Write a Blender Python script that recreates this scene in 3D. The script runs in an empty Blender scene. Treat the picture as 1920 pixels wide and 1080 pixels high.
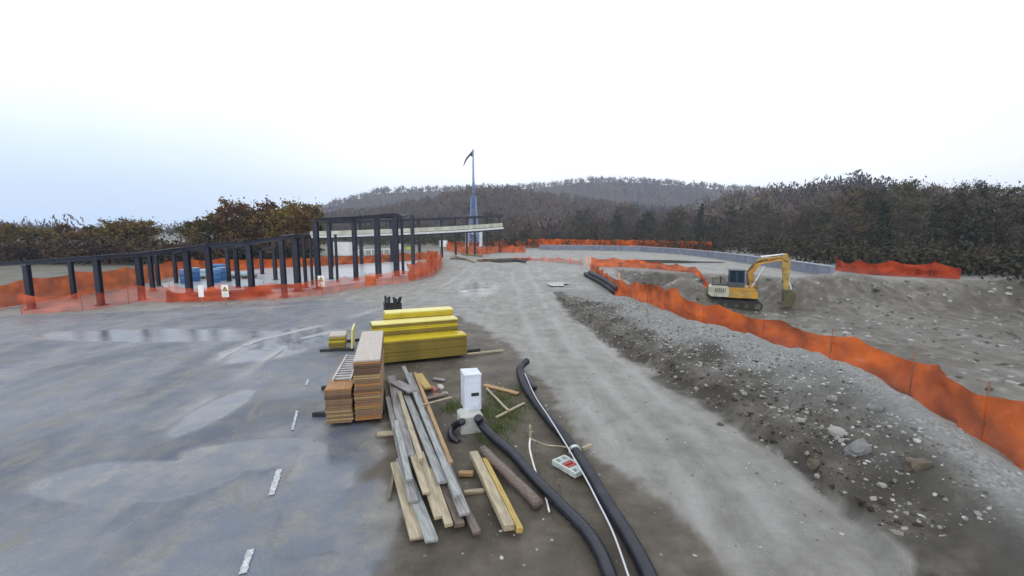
import bpy, bmesh, math, random
import numpy as np
from mathutils import Vector, Matrix
random.seed(7); rng = np.random.default_rng(7)
S = bpy.context.scene
C = bpy.context.collection
R = math.radians
# ------------------------------------------------------------------ camera
CAMH = 3.6; PITCH = 7.29; FPX = 860.0
cam = bpy.data.objects.new('camera', bpy.data.cameras.new('camera')); C.objects.link(cam)
cam.location = (0, 0, CAMH); cam.rotation_euler = (R(90 - PITCH), 0, 0)
cam.data.sensor_width = 36; cam.data.lens = FPX / 1920 * 36
cam.data.clip_start = 0.05; cam.data.clip_end = 6000
S.camera = cam
# ------------------------------------------------------------------ world
W = bpy.data.worlds.new('World'); S.world = W; W.use_nodes = True
nt = W.node_tree; N = nt.nodes; L = nt.links; N.clear()
out = N.new('ShaderNodeOutputWorld'); bg = N.new('ShaderNodeBackground'); bg.inputs[1].default_value = 0.13
sky = N.new('ShaderNodeTexSky'); sky.sky_type = 'NISHITA'; sky.sun_disc = False
sky.sun_elevation = R(32); sky.sun_rotation = R(200); sky.air_density = 1.0; sky.dust_density = 3.0; sky.ozone_density = 2.0
hs = N.new('ShaderNodeHueSaturation'); hs.inputs['Saturation'].default_value = 0.42
tc = N.new('ShaderNodeTexCoord'); mp = N.new('ShaderNodeMapping'); mp.inputs['Scale'].default_value = (1.2, 1.2, 3.5)
nz = N.new('ShaderNodeTexNoise'); nz.inputs['Scale'].default_value = 1.6; nz.inputs['Detail'].default_value = 5
cr = N.new('ShaderNodeValToRGB'); cr.color_ramp.elements[0].position = 0.3; cr.color_ramp.elements[1].position = 0.65
cr.color_ramp.elements[0].color = (10.2, 10.8, 11.6, 1); cr.color_ramp.elements[1].color = (13.2, 13.4, 13.6, 1)
mx = N.new('ShaderNodeMixRGB'); mx.inputs[0].default_value = 0.8       # cloud deck over the clear sky
L.new(tc.outputs['Generated'], mp.inputs[0]); L.new(mp.outputs[0], nz.inputs['Vector']); L.new(nz.outputs[0], cr.inputs[0])
L.new(sky.outputs[0], hs.inputs['Color']); L.new(hs.outputs[0], mx.inputs[1]); L.new(cr.outputs[0], mx.inputs[2])
sx = N.new('ShaderNodeSeparateXYZ'); L.new(tc.outputs['Generated'], sx.inputs[0])
ma = N.new('ShaderNodeMapRange'); ma.inputs['From Min'].default_value = .30; ma.inputs['From Max'].default_value = .02; ma.inputs['To Min'].default_value = 0; ma.inputs['To Max'].default_value = 1; L.new(sx.outputs['Z'], ma.inputs[0])
mb0 = N.new('ShaderNodeMapRange'); mb0.inputs['From Min'].default_value = -.05; mb0.inputs['From Max'].default_value = -.65; L.new(sx.outputs['X'], mb0.inputs[0])
mm = N.new('ShaderNodeMath'); mm.operation = 'MULTIPLY'; L.new(ma.outputs[0], mm.inputs[0]); L.new(mb0.outputs[0], mm.inputs[1])
m5 = N.new('ShaderNodeMixRGB'); m5.inputs[2].default_value = (5.6, 7.4, 10.0, 1); L.new(mm.outputs[0], m5.inputs[0]); L.new(mx.outputs[0], m5.inputs[1])
L.new(m5.outputs[0], bg.inputs[0]); L.new(bg.outputs[0], out.inputs[0])
# ------------------------------------------------------------------ sun
sd = bpy.data.lights.new('sun', 'SUN'); sd.energy = 0.5; sd.angle = R(25); sd.color = (1, 0.96, 0.9)
sun = bpy.data.objects.new('sun', sd); C.objects.link(sun)
sun.rotation_euler = (R(58), 0, R(-20))
# ------------------------------------------------------------------ exposure
S.view_settings.view_transform = 'Standard'; S.view_settings.look = 'None'
S.view_settings.exposure = 0.0; S.view_settings.gamma = 1; S.view_settings.use_curve_mapping = False
S.cycles.use_denoising = True
S.cycles.max_bounces = 6; S.cycles.transparent_max_bounces = 12; S.cycles.volume_bounces = 0
# ------------------------------------------------------------------ helpers
ct, st_ = math.cos(R(PITCH)), math.sin(R(PITCH))
def G(px, py, z=0.0):
    """survey helper: where the sight line over photo point (px,py) meets height z"""
    a = (px - 960) / FPX; b = (540 - py) / FPX
    d = (a, ct + b * st_, -st_ + b * ct)
    t = (z - CAMH) / d[2]
    return Vector((d[0] * t, d[1] * t, z))
def ZT(px, py, p):
    """height above datum of photo row py at the place p"""
    b = (540 - py) / FPX
    return CAMH + p.y * (-st_ + b * ct) / (ct + b * st_)
def AT(px, D, z=0.0):
    """point at forward distance D seen in photo column px (at height z)"""
    depth = D * ct - (z - CAMH) * st_
    return Vector(((px - 960) / FPX * depth, D, z))
def mat(name, col, rough=0.8, var=0.25, scale=6, bump=0.0, bscale=None, col2=None, metal=0.0, spec=0.5, detail=6, stretch=None, coords='Object'):
    m = bpy.data.materials.new(name); m.use_nodes = True
    nt = m.node_tree; n = nt.nodes; l = nt.links; p = n['Principled BSDF']
    p.inputs['Roughness'].default_value = rough; p.inputs['Metallic'].default_value = metal
    p.inputs['Specular IOR Level'].default_value = spec
    tc = n.new('ShaderNodeTexCoord'); mp = n.new('ShaderNodeMapping')
    if stretch: mp.inputs['Scale'].default_value = stretch
    l.new(tc.outputs[coords], mp.inputs[0])
    nz = n.new('ShaderNodeTexNoise'); nz.inputs['Scale'].default_value = scale; nz.inputs['Detail'].default_value = detail
    l.new(mp.outputs[0], nz.inputs['Vector'])
    cr = n.new('ShaderNodeValToRGB'); e = cr.color_ramp.elements; e[0].position = .3; e[1].position = .7
    c2 = col2 or tuple(min(1, c * (1 + var)) for c in col); c1 = col if col2 else tuple(c * (1 - var) for c in col)
    e[0].color = (*c1, 1); e[1].color = (*c2, 1)
    l.new(nz.outputs[0], cr.inputs[0]); l.new(cr.outputs[0], p.inputs['Base Color'])
    if bump:
        nb = n.new('ShaderNodeTexNoise'); nb.inputs['Scale'].default_value = bscale or scale * 4; nb.inputs['Detail'].default_value = 4
        l.new(mp.outputs[0], nb.inputs['Vector'])
        bp = n.new('ShaderNodeBump'); bp.inputs['Strength'].default_value = bump; bp.inputs['Distance'].default_value = .02
        l.new(nb.outputs[0], bp.inputs['Height']); l.new(bp.outputs[0], p.inputs['Normal'])
    return m
class MB:
    def __init__(s): s.v = []; s.f = []; s.uv = None
    def add(s, vs, fs):
        k = len(s.v); s.v += [tuple(v) for v in vs]; s.f += [tuple(i + k for i in f) for f in fs]; return s
    def box(s, c, d, rot=None, M=None, bev=0.0):
        hx, hy, hz = d[0] / 2, d[1] / 2, d[2] / 2
        if bev:
            b = min(bev, hx * .9, hy * .9, hz * .9); vs = []
            for sz in (-1, 1):
                for (ox, oy, oz) in ((b, 0, b), (0, 0, b), ) : pass
            # chamfered box from a 3-shell profile
            vs = []; fs = []
            rings = [(-hz, b), (-hz + b, 0), (hz - b, 0), (hz, b)]
            for z, i in rings:
                x, y = hx - i, hy - i
                vs += [(-x + b, -y, z), (x - b, -y, z), (x, -y + b, z), (x, y - b, z), (x - b, y, z), (-x + b, y, z), (-x, y - b, z), (-x, -y + b, z)]
            for r in range(3):
                for k in range(8): a = r * 8; fs.append((a + k, a + (k + 1) % 8, a + 8 + (k + 1) % 8, a + 8 + k))
            fs += [tuple(range(7, -1, -1)), tuple(range(24, 32))]
        else:
            vs = [(x, y, z) for z in (-hz, hz) for x, y in ((-hx, -hy), (hx, -hy), (hx, hy), (-hx, hy))]
            fs = [(3, 2, 1, 0), (4, 5, 6, 7), (0, 1, 5, 4), (1, 2, 6, 5), (2, 3, 7, 6), (3, 0, 4, 7)]
        m = Matrix.Translation(c)
        if rot is not None: m = m @ rot.to_4x4()
        if M is not None: m = M @ m
        return s.add([m @ Vector(v) for v in vs], fs)
    def bar(s, a, b, w, h, roll=0.0, bev=0.0):
        a = Vector(a); b = Vector(b); d = b - a
        q = d.to_track_quat('X', 'Z').to_matrix() @ Matrix.Rotation(roll, 3, 'X')
        return s.box((a + b) / 2, (d.length, w, h), rot=q, bev=bev)
    def tube(s, pts, r, n=8, cap=True, wob=None):
        pts = [Vector(p) for p in pts]; rs = r if isinstance(r, (list, tuple)) else [r] * len(pts)
        vs = []; fs = []
        for i, p in enumerate(pts):
            t = (pts[min(i + 1, len(pts) - 1)] - pts[max(i - 1, 0)]).normalized()
            u = t.cross(Vector((0, 0, 1)))
            if u.length < .05: u = t.cross(Vector((0, 1, 0)))
            u.normalize(); w = u.cross(t)
            for k in range(n):
                a = 2 * math.pi * k / n; vs.append(p + (u * math.cos(a) + w * math.sin(a)) * rs[i])
        for i in range(len(pts) - 1):
            for k in range(n): fs.append((i * n + k, i * n + (k + 1) % n, (i + 1) * n + (k + 1) % n, (i + 1) * n + k))
        if cap: fs += [tuple(range(n))[::-1], tuple((len(pts) - 1) * n + k for k in range(n))]
        return s.add(vs, fs)
    def prism(s, prof, y0, y1, M=None):
        """profile in x,z extruded along y"""
        n = len(prof); vs = [(x, y0, z) for x, z in prof] + [(x, y1, z) for x, z in prof]
        fs = [tuple(range(n)), tuple(range(2 * n - 1, n - 1, -1))] + [(k, k + n, (k + 1) % n + n, (k + 1) % n) for k in range(n)]
        if M is not None: vs = [M @ Vector(v) for v in vs]
        return s.add(vs, fs)
    def build(s, name, m, parent=None, smooth=False):
        me = bpy.data.meshes.new(name); me.from_pydata([tuple(v) for v in s.v], [], s.f)
        bm = bmesh.new(); bm.from_mesh(me); bmesh.ops.recalc_face_normals(bm, faces=bm.faces); bm.to_mesh(me); bm.free()
        if smooth: me.polygons.foreach_set('use_smooth', [True] * len(me.polygons))
        o = bpy.data.objects.new(name, me); C.objects.link(o); me.materials.append(m)
        if parent: o.parent = parent
        return o
def tag(o, label=None, cat=None, group=None, kind=None):
    for k, v in (('label', label), ('category', cat), ('group', group), ('kind', kind)):
        if v: o[k] = v
    return o
def empty(name, loc=(0, 0, 0), rz=0.0):
    o = bpy.data.objects.new(name, None); C.objects.link(o); o.location = loc; o.rotation_euler = (0, 0, rz); o.empty_display_size = .2; return o
def rebase(o):
    """move a one-mesh thing's origin to the middle of its base"""
    co = np.array([v.co for v in o.data.vertices]); c = (co.min(0) + co.max(0)) / 2; c[2] = co[:, 2].min()
    o.data.transform(Matrix.Translation(-Vector(c))); o.location = Vector(o.location) + Vector(c); return o
def kids(o): return [x for x in C.objects if x.parent == o]
def copy_tree(o, parent=None, label=None):
    c = o.copy(); C.objects.link(c); c.parent = parent
    if label: c['label'] = label
    for ch in kids(o): copy_tree(ch, c)
    return c
def np_mesh(name, verts, faces, m, smooth=True, parent=None, attrs=None):
    me = bpy.data.meshes.new(name); k = faces.shape[1]
    me.vertices.add(len(verts)); me.vertices.foreach_set('co', verts.astype(np.float32).ravel())
    me.loops.add(faces.size); me.loops.foreach_set('vertex_index', faces.astype(np.int32).ravel())
    me.polygons.add(len(faces)); me.polygons.foreach_set('loop_start', np.arange(0, faces.size, k, dtype=np.int32))
    me.polygons.foreach_set('use_smooth', [smooth] * len(faces))
    me.update(calc_edges=True); me.validate()
    for an, av in (attrs or {}).items():
        at = me.attributes.new(an, 'FLOAT', 'POINT'); at.data.foreach_set('value', av.astype(np.float32))
    me.materials.append(m); o = bpy.data.objects.new(name, me); C.objects.link(o)
    if parent: o.parent = parent
    return o
# value noise
_P = rng.random((256, 256))
def vn(x, y, s, o=0.0):
    x = np.asarray(x, float) / s + 37.3 + o; y = np.asarray(y, float) / s + 11.7 + o * 1.7
    xi = np.floor(x).astype(int); yi = np.floor(y).astype(int); fx = x - xi; fy = y - yi
    fx = fx * fx * (3 - 2 * fx); fy = fy * fy * (3 - 2 * fy)
    a = _P[xi % 256, yi % 256]; b = _P[(xi + 1) % 256, yi % 256]; c = _P[xi % 256, (yi + 1) % 256]; d = _P[(xi + 1) % 256, (yi + 1) % 256]
    return (a * (1 - fx) + b * fx) * (1 - fy) + (c * (1 - fx) + d * fx) * fy
def fbm(x, y, s, oct=4, o=0.0):
    r = 0; a = .5
    for i in range(oct): r = r + a * vn(x, y, s / 2 ** i, o + i * 5.1); a *= .5
    return r / (1 - .5 ** oct)
def sst(a, b, x): t = np.clip((np.asarray(x, float) - a) / (b - a), 0, 1); return t * t * (3 - 2 * t)
def polydist(x, y, P, Z=None, closed=False):
    """distance to polyline; side; interpolated Z"""
    x = np.asarray(x, float); y = np.asarray(y, float)
    best = np.full(x.shape, 1e9); side = np.zeros(x.shape); zi = np.zeros(x.shape)
    n = len(P); segs = range(n if closed else n - 1)
    for i in segs:
        a = P[i]; b = P[(i + 1) % n]; dx, dy = b[0] - a[0], b[1] - a[1]; l2 = dx * dx + dy * dy + 1e-9
        t = np.clip(((x - a[0]) * dx + (y - a[1]) * dy) / l2, 0, 1)
        qx = a[0] + t * dx; qy = a[1] + t * dy; d = np.hypot(x - qx, y - qy); m = d < best
        best = np.where(m, d, best); cr_ = dx * (y - a[1]) - dy * (x - a[0]); side = np.where(m, np.sign(cr_), side)
        if Z is not None: zi = np.where(m, Z[i] + t * (Z[(i + 1) % n] - Z[i]), zi)
    return best, side, zi
def inpoly(x, y, P):
    x = np.asarray(x, float); y = np.asarray(y, float); ins = np.zeros(x.shape, bool); n = len(P); j = n - 1
    for i in range(n):
        xi, yi = P[i][0], P[i][1]; xj, yj = P[j][0], P[j][1]
        c = ((yi > y) != (yj > y)) & (x < (xj - xi) * (y - yi) / (yj - yi + 1e-12) + xi); ins ^= c; j = i
    return ins
def sdf(x, y, P):  # positive inside
    d, _, _ = polydist(x, y, P, closed=True); return np.where(inpoly(x, y, P), d, -d)
# ------------------------------------------------------------------ terrain
CREST = [(1045, 545, .08), (1100, 546, .3), (1180, 562, .55), (1260, 592, .72), (1330, 612, .78), (1400, 628, .8), (1500, 655, .8), (1580, 690, .8), (1680, 752, .75), (1800, 850, .7), (1960, 1000, .6)]
CR_P = [tuple(G(a, b, z))[:2] for a, b, z in CREST]; CR_Z = [z for _, _, z in CREST]
FTOP = [(1108, 492), (1160, 525), (1260, 563), (1300, 574), (1400, 591), (1500, 612), (1600, 637), (1680, 655), (1800, 705), (1960, 790)]
FEN = [G(a, b, 0.98).xy for a, b in FTOP]
PIT = [G(1150, 504).xy, G(1240, 509).xy, G(1330, 514).xy, G(1400, 512).xy, G(1500, 524).xy, AT(1620, 33).xy, Vector((38, 33)), Vector((42, 10)), Vector((15, 5))] + \
      [Vector((p.x + 0.9, p.y + 1.2)) for p in reversed(FEN[1:])] + [G(1150, 520).xy]
DIRT = [G(*p).xy for p in ((690, 690), (700, 640), (740, 585), (850, 590), (905, 612), (955, 655), (1003, 712), (1062, 785), (1130, 862), (1225, 925), (1400, 1080), (1500, 1300), (740, 1400), (735, 1080), (725, 930), (705, 860), (700, 800))]
ASPH = [G(*p).xy for p in ((700, 1700), (735, 1080), (720, 800), (690, 690), (730, 600), (720, 575), (640, 562), (420, 572), (240, 585), (0, 595))] + [Vector((-40, 15)), Vector((-40, -8)), Vector((0, -8))]
TOE = [G(*p) for p in ((1040, 552), (1078, 592), (1150, 650), (1245, 702), (1330, 752), (1400, 800), (1462, 850), (1535, 915), (1640, 1010), (1800, 1180))]
TOE_P = [(p.x, p.y) for p in TOE]
def berm(x, y):
    d, s, z = polydist(x, y, CR_P, CR_Z)
    dt, st, _ = polydist(x, y, TOE_P)
    j = (fbm(x, y, .9, 3, 50) - .5) * .9
    t = np.where(st < 0, -dt, dt) + j; t = t / (np.abs(t) + d + 1e-6)     # 0 at the foot, 1 on the crest
    fr = np.clip(t, 0, 1); front = z * (.34 * sst(0, .12, fr) + .66 * sst(.15, 1.05, fr)); back = z * np.exp(-(d / 1.0) ** 2.2)
    return np.where(s < 0, front, back), d, s
def bt(x, y):
    d, s, z = polydist(x, y, CR_P, CR_Z); dt, st, _ = polydist(x, y, TOE_P); t = np.where(st < 0, -dt, dt); return np.where(s < 0, t / (np.abs(t) + d + 1e-6), 1.2)
RUTS = [[(1010, 500), (1060, 560), (1130, 640), (1230, 730), (1360, 850), (1480, 1000)], [(985, 500), (1020, 570), (1070, 640), (1150, 730), (1250, 840), (1340, 990)], [(960, 510), (975, 580), (1040, 680), (1110, 780), (1200, 930)],
 [(900, 500), (860, 540), (700, 600), (560, 640), (420, 720), (300, 800)], [(880, 500), (820, 545), (640, 600), (500, 635), (350, 700), (240, 740)], [(930, 500), (800, 560), (600, 570), (300, 590)]]
RUTP = [[tuple(G(*q))[:2] for q in p_] for p_ in RUTS]
def rutmask(x, y):
    m = np.zeros(np.shape(x)); x = np.asarray(x, float); y = np.asarray(y, float); wx = x + (fbm(x, y, 3, 2, 61) - .5) * .5
    for p_ in RUTP:
        d, _, _ = polydist(wx, y, p_); m = np.maximum(m, np.exp(-(d / .17) ** 2))
    return m * sst(.25, .6, fbm(x, y, 1.8, 3, 62))
def RUT(x, y):
    m = rutmask(x, y); return -m * .03 + sst(.05, .3, m) * (1 - sst(.3, .7, m)) * .015
def T(x, y, fine=True):
    x = np.asarray(x, float); y = np.asarray(y, float)
    h, d, s = berm(x, y)
    near = np.exp(-(d / 2.2) ** 2)
    z = h * (0.82 + .36 * fbm(x, y, 1.3, 4, 3)) + sst(0, .15, h) * ((fbm(x, y, .55, 3, 9) - .5) * .16 + (vn(x, y, .22, 17) - .5) * .08)
    z = z + RUT(x, y)
    dp = sdf(x, y, PIT)
    z = z - 1.9 * sst(0, 3.0, dp + (fbm(x, y, 2.5, 3, 1) - .5) * 1.6) 
    z = z + sst(0, 2.5, dp) * (fbm(x, y, 4, 4, 6) - .5) * .9
    ex = np.hypot(x - 15.9, y - 32) ; z = np.where(ex < 7, z + (-1.9 - z) * sst(5, 2.2, ex), z)
    mx_, my_ = 12.6, 33.5
    z = z + 2.1 * np.exp(-(((x - mx_) / 2.3) ** 2 + ((y - my_) / 1.7) ** 2)) * (.85 + .3 * fbm(x, y, .9, 3, 2))
    z = z + 1.1 * np.exp(-(((x - 23.5) / 3) ** 2 + ((y - 31) / 2.2) ** 2)) * (.8 + .4 * fbm(x, y, 1.1, 3, 4))
    # gentle relief
    da = sdf(x, y, ASPH)
    rough = sst(0.4, -1.2, da) * sst(2, 6, y)
    r = np.hypot(x, y)
    z = z + rough * (fbm(x, y, 1.7, 4, 7) - .5) * .07 * sst(80, 20, r) + sst(60, 160, r) * (fbm(x, y, 60, 3, 8) - .5) * 1.0
    # wheel ruts and mud ridges on the left yard and by the road end
    ml = np.exp(-(((x + 7.2) / 2.6) ** 2 + ((y - 13.6) / 1.8) ** 2))
    z = z + ml * ((fbm(x + y * .7, (y - x) * .22, .5, 3, 12) - .5) * .10 + .03)
    m2 = np.exp(-(((x - 2.6) / 2.2) ** 2 + ((y - 24) / 3.2) ** 2))
    z = z + m2 * (fbm(x, y * .5, .8, 3, 13) - .45) * .3
    m3 = np.exp(-(((x + 4) / 4.5) ** 2 + ((y - 46) / 7) ** 2)); z = z + m3 * (fbm(x, y * .6, 1.6, 3, 15) - .45) * .45
    # rising bank behind the left fence
    return z
def T1(x, y): return float(T(np.array([x]), np.array([y]))[0])
def axis(a0, a1, step, g, lo, hi):
    c = list(np.arange(a0, a1 + 1e-6, step)); s = step; v = a0
    while v > lo: s *= g; v -= s; c.insert(0, v)
    s = step; v = c[-1]
    while v < hi: s *= g; v += s; c.append(v)
    return np.array(c)
xs = axis(-9, 14, .085, 1.06, -900, 900); ys = axis(4.5, 26, .09, 1.045, -12, 900)
gx, gy = np.meshgrid(xs, ys, indexing='ij'); gz = T(gx, gy)
nx, ny = gx.shape; idx = np.arange(nx * ny).reshape(nx, ny)
gf = np.stack([idx[:-1, :-1], idx[1:, :-1], idx[1:, 1:], idx[:-1, 1:]], -1).reshape(-1, 4)
hB, dB, sB = berm(gx, gy)
n1 = fbm(gx, gy, 1.1, 4, 21) - .5; n2 = fbm(gx, gy, 4, 4, 22) - .5
n3 = fbm(gx, gy, .35, 4, 91) - .5
a_dirt = sst(-.14, .14, sdf(gx, gy, DIRT) + n1 * 1.1 + n3 * .5)
a_asph = sst(-.3, .3, sdf(gx, gy, ASPH) + n1 * 1.6 + n3 * .8)
dpit = sdf(gx, gy, PIT)
a_berm = np.exp(-(dB / 1.9) ** 2)
# dark churned soil along the road side toe of the bank
tt = bt(gx, gy)
a_soil_shade = sst(-.10, -.02, tt + n1 * .25 + n3 * .15) * sst(.62, .34, tt + n1 * .7 + n2 * .5)
a_soil_shade = np.maximum(a_soil_shade, sst(-.05, .1, tt + n1 * .3) * sst(10.5, 7, gy + n2 * 3) * .9 * sst(1.1, .7, tt))
a_berm = sst(0, .25, tt) * np.where(sB < 0, 1, np.exp(-(dB / 1.6) ** 2))
grs = [G(945, 775), G(940, 745), G(925, 810), G(850, 765)]
a_gr = np.zeros_like(gx)
for g_, w_ in zip(grs, (.55, .35, .35, .3)): a_gr = np.maximum(a_gr, np.exp(-((np.hypot(gx - g_.x, gy - g_.y)) / w_) ** 2))
a_wet = np.zeros_like(gx)
for px_, py_, rx_, ry_ in ((645, 865, .75, .7), (405, 770, .45, 1.2), (330, 628, 4.5, 1.0), (540, 640, 1.4, 2.4), (250, 900, 1.5, .6), (470, 850, 1.2, .5), (900, 540, 1.2, 4)):
    g_ = G(px_, py_); a_wet = np.maximum(a_wet, np.exp(-(((gx - g_.x) / rx_) ** 2 + ((gy - g_.y) / ry_) ** 2)))
a_wet = sst(.3, .5, a_wet + n1 * .35)
a_bank_shade = sst(0, .6, dpit) * sst(3.4, 2.4, dpit) * sst(24, 30, gy) * sst(15.5, 13, gx)  # shade of the steep far pit bank, painted with the dark soil colour
a_soil_shade = np.maximum(a_soil_shade, a_bank_shade)
a_soil_shade = np.maximum(a_soil_shade, np.exp(-(np.hypot(gx - G(885, 812).x, gy - G(885, 812).y) / .5) ** 2))  # shadow round the cabinet foot, painted with the same dark colour
# material of the ground
def ground_mat():
    m = bpy.data.materials.new('ground'); m.use_nodes = True; nt = m.node_tree; n = nt.nodes; l = nt.links; p = n['Principled BSDF']
    tc = n.new('ShaderNodeTexCoord')
    def noise(sc, det=6, rough=.55, st=None, dist=0):
        nz = n.new('ShaderNodeTexNoise'); nz.inputs['Scale'].default_value = sc; nz.inputs['Detail'].default_value = det; nz.inputs['Roughness'].default_value = rough; nz.inputs['Distortion'].default_value = dist
        if st:
            mp = n.new('ShaderNodeMapping'); mp.inputs['Scale'].default_value = st[0]; mp.inputs['Rotation'].default_value = (0, 0, st[1]); l.new(tc.outputs['Object'], mp.inputs[0]); l.new(mp.outputs[0], nz.inputs['Vector'])
        else: l.new(tc.outputs['Object'], nz.inputs['Vector'])
        return nz.outputs[0]
    def ramp(src, stops):
        r = n.new('ShaderNodeValToRGB'); e = r.color_ramp.elements
        while len(e) < len(stops): e.new(.5)
        for k, (pos, c) in enumerate(stops): e[k].position = pos; e[k].color = (*c, 1) if len(c) == 3 else c
        l.new(src, r.inputs[0]); return r.outputs[0]
    def mix(f, a, b):
        x = n.new('ShaderNodeMixRGB'); l.new(f, x.inputs[0]); l.new(a, x.inputs[1]); l.new(b, x.inputs[2]); return x.outputs[0]
    def att(nm): a = n.new('ShaderNodeAttribute'); a.attribute_name = nm; return a.outputs['Fac']
    def mth(op, a, b):
        x = n.new('ShaderNodeMath'); x.operation = op; x.use_clamp = True
        for i, v in enumerate((a, b)):
            if isinstance(v, (int, float)): x.inputs[i].default_value = v
            else: l.new(v, x.inputs[i])
        return x.outputs[0]
    big = noise(.22, 6, .6); med = noise(1.6, 8, .65); fine = noise(14, 6, .7); spk = noise(55, 3, .7)
    track = noise(1.0, 6, .6, ((2.6, .35, 1), R(-24)), .4)
    road = mix(fine, ramp(track, [(.3, (.13, .125, .115)), (.52, (.20, .195, .18)), (.72, (.30, .295, .28))]), ramp(med, [(.3, (.09, .088, .08)), (.7, (.36, .355, .34))]))
    asph = mix(ramp(med, [(.42, (0, 0, 0)), (.68, (1, 1, 1))]), ramp(big, [(.35, (.075, .095, .135)), (.65, (.12, .145, .19))]), ramp(fine, [(.3, (.14, .145, .145)), (.7, (.215, .215, .205))]))
    dirt = ramp(med, [(.25, (.035, .028, .02)), (.5, (.085, .07, .052)), (.75, (.16, .14, .11))])
    soil = ramp(med, [(.3, (.02, .018, .013)), (.5, (.05, .043, .033)), (.72, (.13, .12, .10))])  # real dark soil, plus the painted shade at pit bank and cabinet
    vor = n.new('ShaderNodeTexVoronoi'); vor.inputs['Scale'].default_value = 26; l.new(tc.outputs['Object'], vor.inputs['Vector'])
    stone = ramp(vor.outputs['Color'], [(.15, (.09, .09, .085)), (.55, (.2, .21, .205)), (.9, (.36, .36, .35))])
    bermc = mix(ramp(med, [(.4, (0, 0, 0)), (.6, (.75, .75, .75))]), ramp(fine, [(.3, (.13, .135, .13)), (.7, (.24, .245, .24))]), stone)
    pit = ramp(med, [(.3, (.045, .038, .028)), (.55, (.10, .09, .072)), (.75, (.22, .215, .195))])
    grass = ramp(fine, [(.3, (.03, .05, .015)), (.7, (.09, .11, .035))])
    road = mix(ramp(spk, [(.55, (0, 0, 0)), (.7, (.6, .6, .6))]), road, ramp(noise(90, 2), [(.4, (.05, .05, .045)), (.6, (.5, .5, .48))])); vc = n.new('ShaderNodeTexVoronoi'); vc.feature = 'DISTANCE_TO_EDGE'; vc.inputs['Scale'].default_value = .55
    nv = n.new('ShaderNodeTexNoise'); nv.inputs['Scale'].default_value = 2.2; nv.inputs['Detail'].default_value = 6; l.new(tc.outputs['Object'], nv.inputs['Vector'])
    av = n.new('ShaderNodeMixRGB'); av.blend_type = 'LINEAR_LIGHT'; av.inputs[0].default_value = .35; l.new(tc.outputs['Object'], av.inputs[1]); l.new(nv.outputs['Color'], av.inputs[2]); l.new(av.outputs[0], vc.inputs['Vector'])
    crack = mth('MULTIPLY', ramp(vc.outputs['Distance'], [(.006, (1, 1, 1)), (.014, (0, 0, 0))]), ramp(noise(.5, 3), [(.54, (0, 0, 0)), (.64, (.45, .45, .45))]))
    asph = mix(crack, asph, ramp(fine, [(.3, (.03, .03, .03)), (.7, (.06, .06, .055))]))
    mudp = ramp(noise(.9, 9, .75, ((1, .6, 1), R(35)), .8), [(.56, (0, 0, 0)), (.60, (.75, .75, .75))])
    asph = mix(mudp, asph, ramp(spk, [(.35, (.13, .125, .11)), (.65, (.27, .265, .25))]))
    asph = mix(ramp(spk, [(.5, (0, 0, 0)), (.68, (.55, .55, .55))]), asph, ramp(noise(120, 2), [(.4, (.04, .045, .055)), (.6, (.34, .35, .37))]))
    c = mix(att('asph'), road, asph); c = mix(mth('MULTIPLY', att('rut'), .6), c, ramp(fine, [(.3, (.26, .26, .25)), (.7, (.38, .38, .375))])); c = mix(att('dirt'), c, dirt); c = mix(att('berm'), c, bermc); c = mix(att('pit'), c, pit); c = mix(att('soil'), c, soil)
    c = mix(att('grass'), c, grass); c = mix(att('far'), c, ramp(med, [(.3, (.05, .05, .035)), (.7, (.1, .09, .06))]))
    l.new(c, p.inputs['Base Color'])
    wet = ramp(noise(.42, 5, .6, ((1, .55, 1), R(20)), .6), [(.42, (0, 0, 0)), (.6, (1, 1, 1))])
    wet = mth('MULTIPLY', wet, mth('SUBTRACT', 1.0, mudp)); wet2 = mth('ADD', mth('MULTIPLY', mth('MULTIPLY', wet, mth('ADD', mth('MULTIPLY', att('asph'), .9), .35)), .75), att('wetp'))
    dry = mth('ADD', mth('ADD', att('berm'), att('soil')), mth('MULTIPLY', att('dirt'), .6))
    wet3 = mth('MAXIMUM', mth('MULTIPLY', wet2, mth('SUBTRACT', 1.0, dry)), mth('MULTIPLY', mth('MULTIPLY', wet, att('pit')), .7))
    rr = n.new('ShaderNodeMapRange'); rr.inputs['To Min'].default_value = .62; rr.inputs['To Max'].default_value = .10; l.new(wet3, rr.inputs[0])
    l.new(rr.outputs[0], p.inputs['Roughness'])
    bp = n.new('ShaderNodeBump'); bp.inputs['Distance'].default_value = .06
    sr = n.new('ShaderNodeMapRange'); sr.inputs['To Min'].default_value = .75; sr.inputs['To Max'].default_value = .06; l.new(wet3, sr.inputs[0]); l.new(sr.outputs[0], bp.inputs['Strength'])
    hh = mth('ADD', mth('MULTIPLY', fine, .6), mth('MULTIPLY', spk, .5)); l.new(hh, bp.inputs['Height']); l.new(bp.outputs[0], p.inputs['Normal'])
    return m
a_far = sst(70, 95, np.hypot(gx, gy)) * np.ones_like(gx)
a_far = np.maximum(a_far, sst(44, 50, gy + gx * .35) * sst(-10, -15, gx))
a_far = np.maximum(a_far, sst(0, 2, sdf(gx, gy, [Vector((-60, 28)), G(150, 560).xy, G(245, 542).xy, G(300, 526).xy, G(380, 511).xy, G(500, 507).xy, G(600, 502).xy, G(780, 490).xy, G(800, 474).xy, Vector((-10, 120)), Vector((-200, 120))])))
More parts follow.
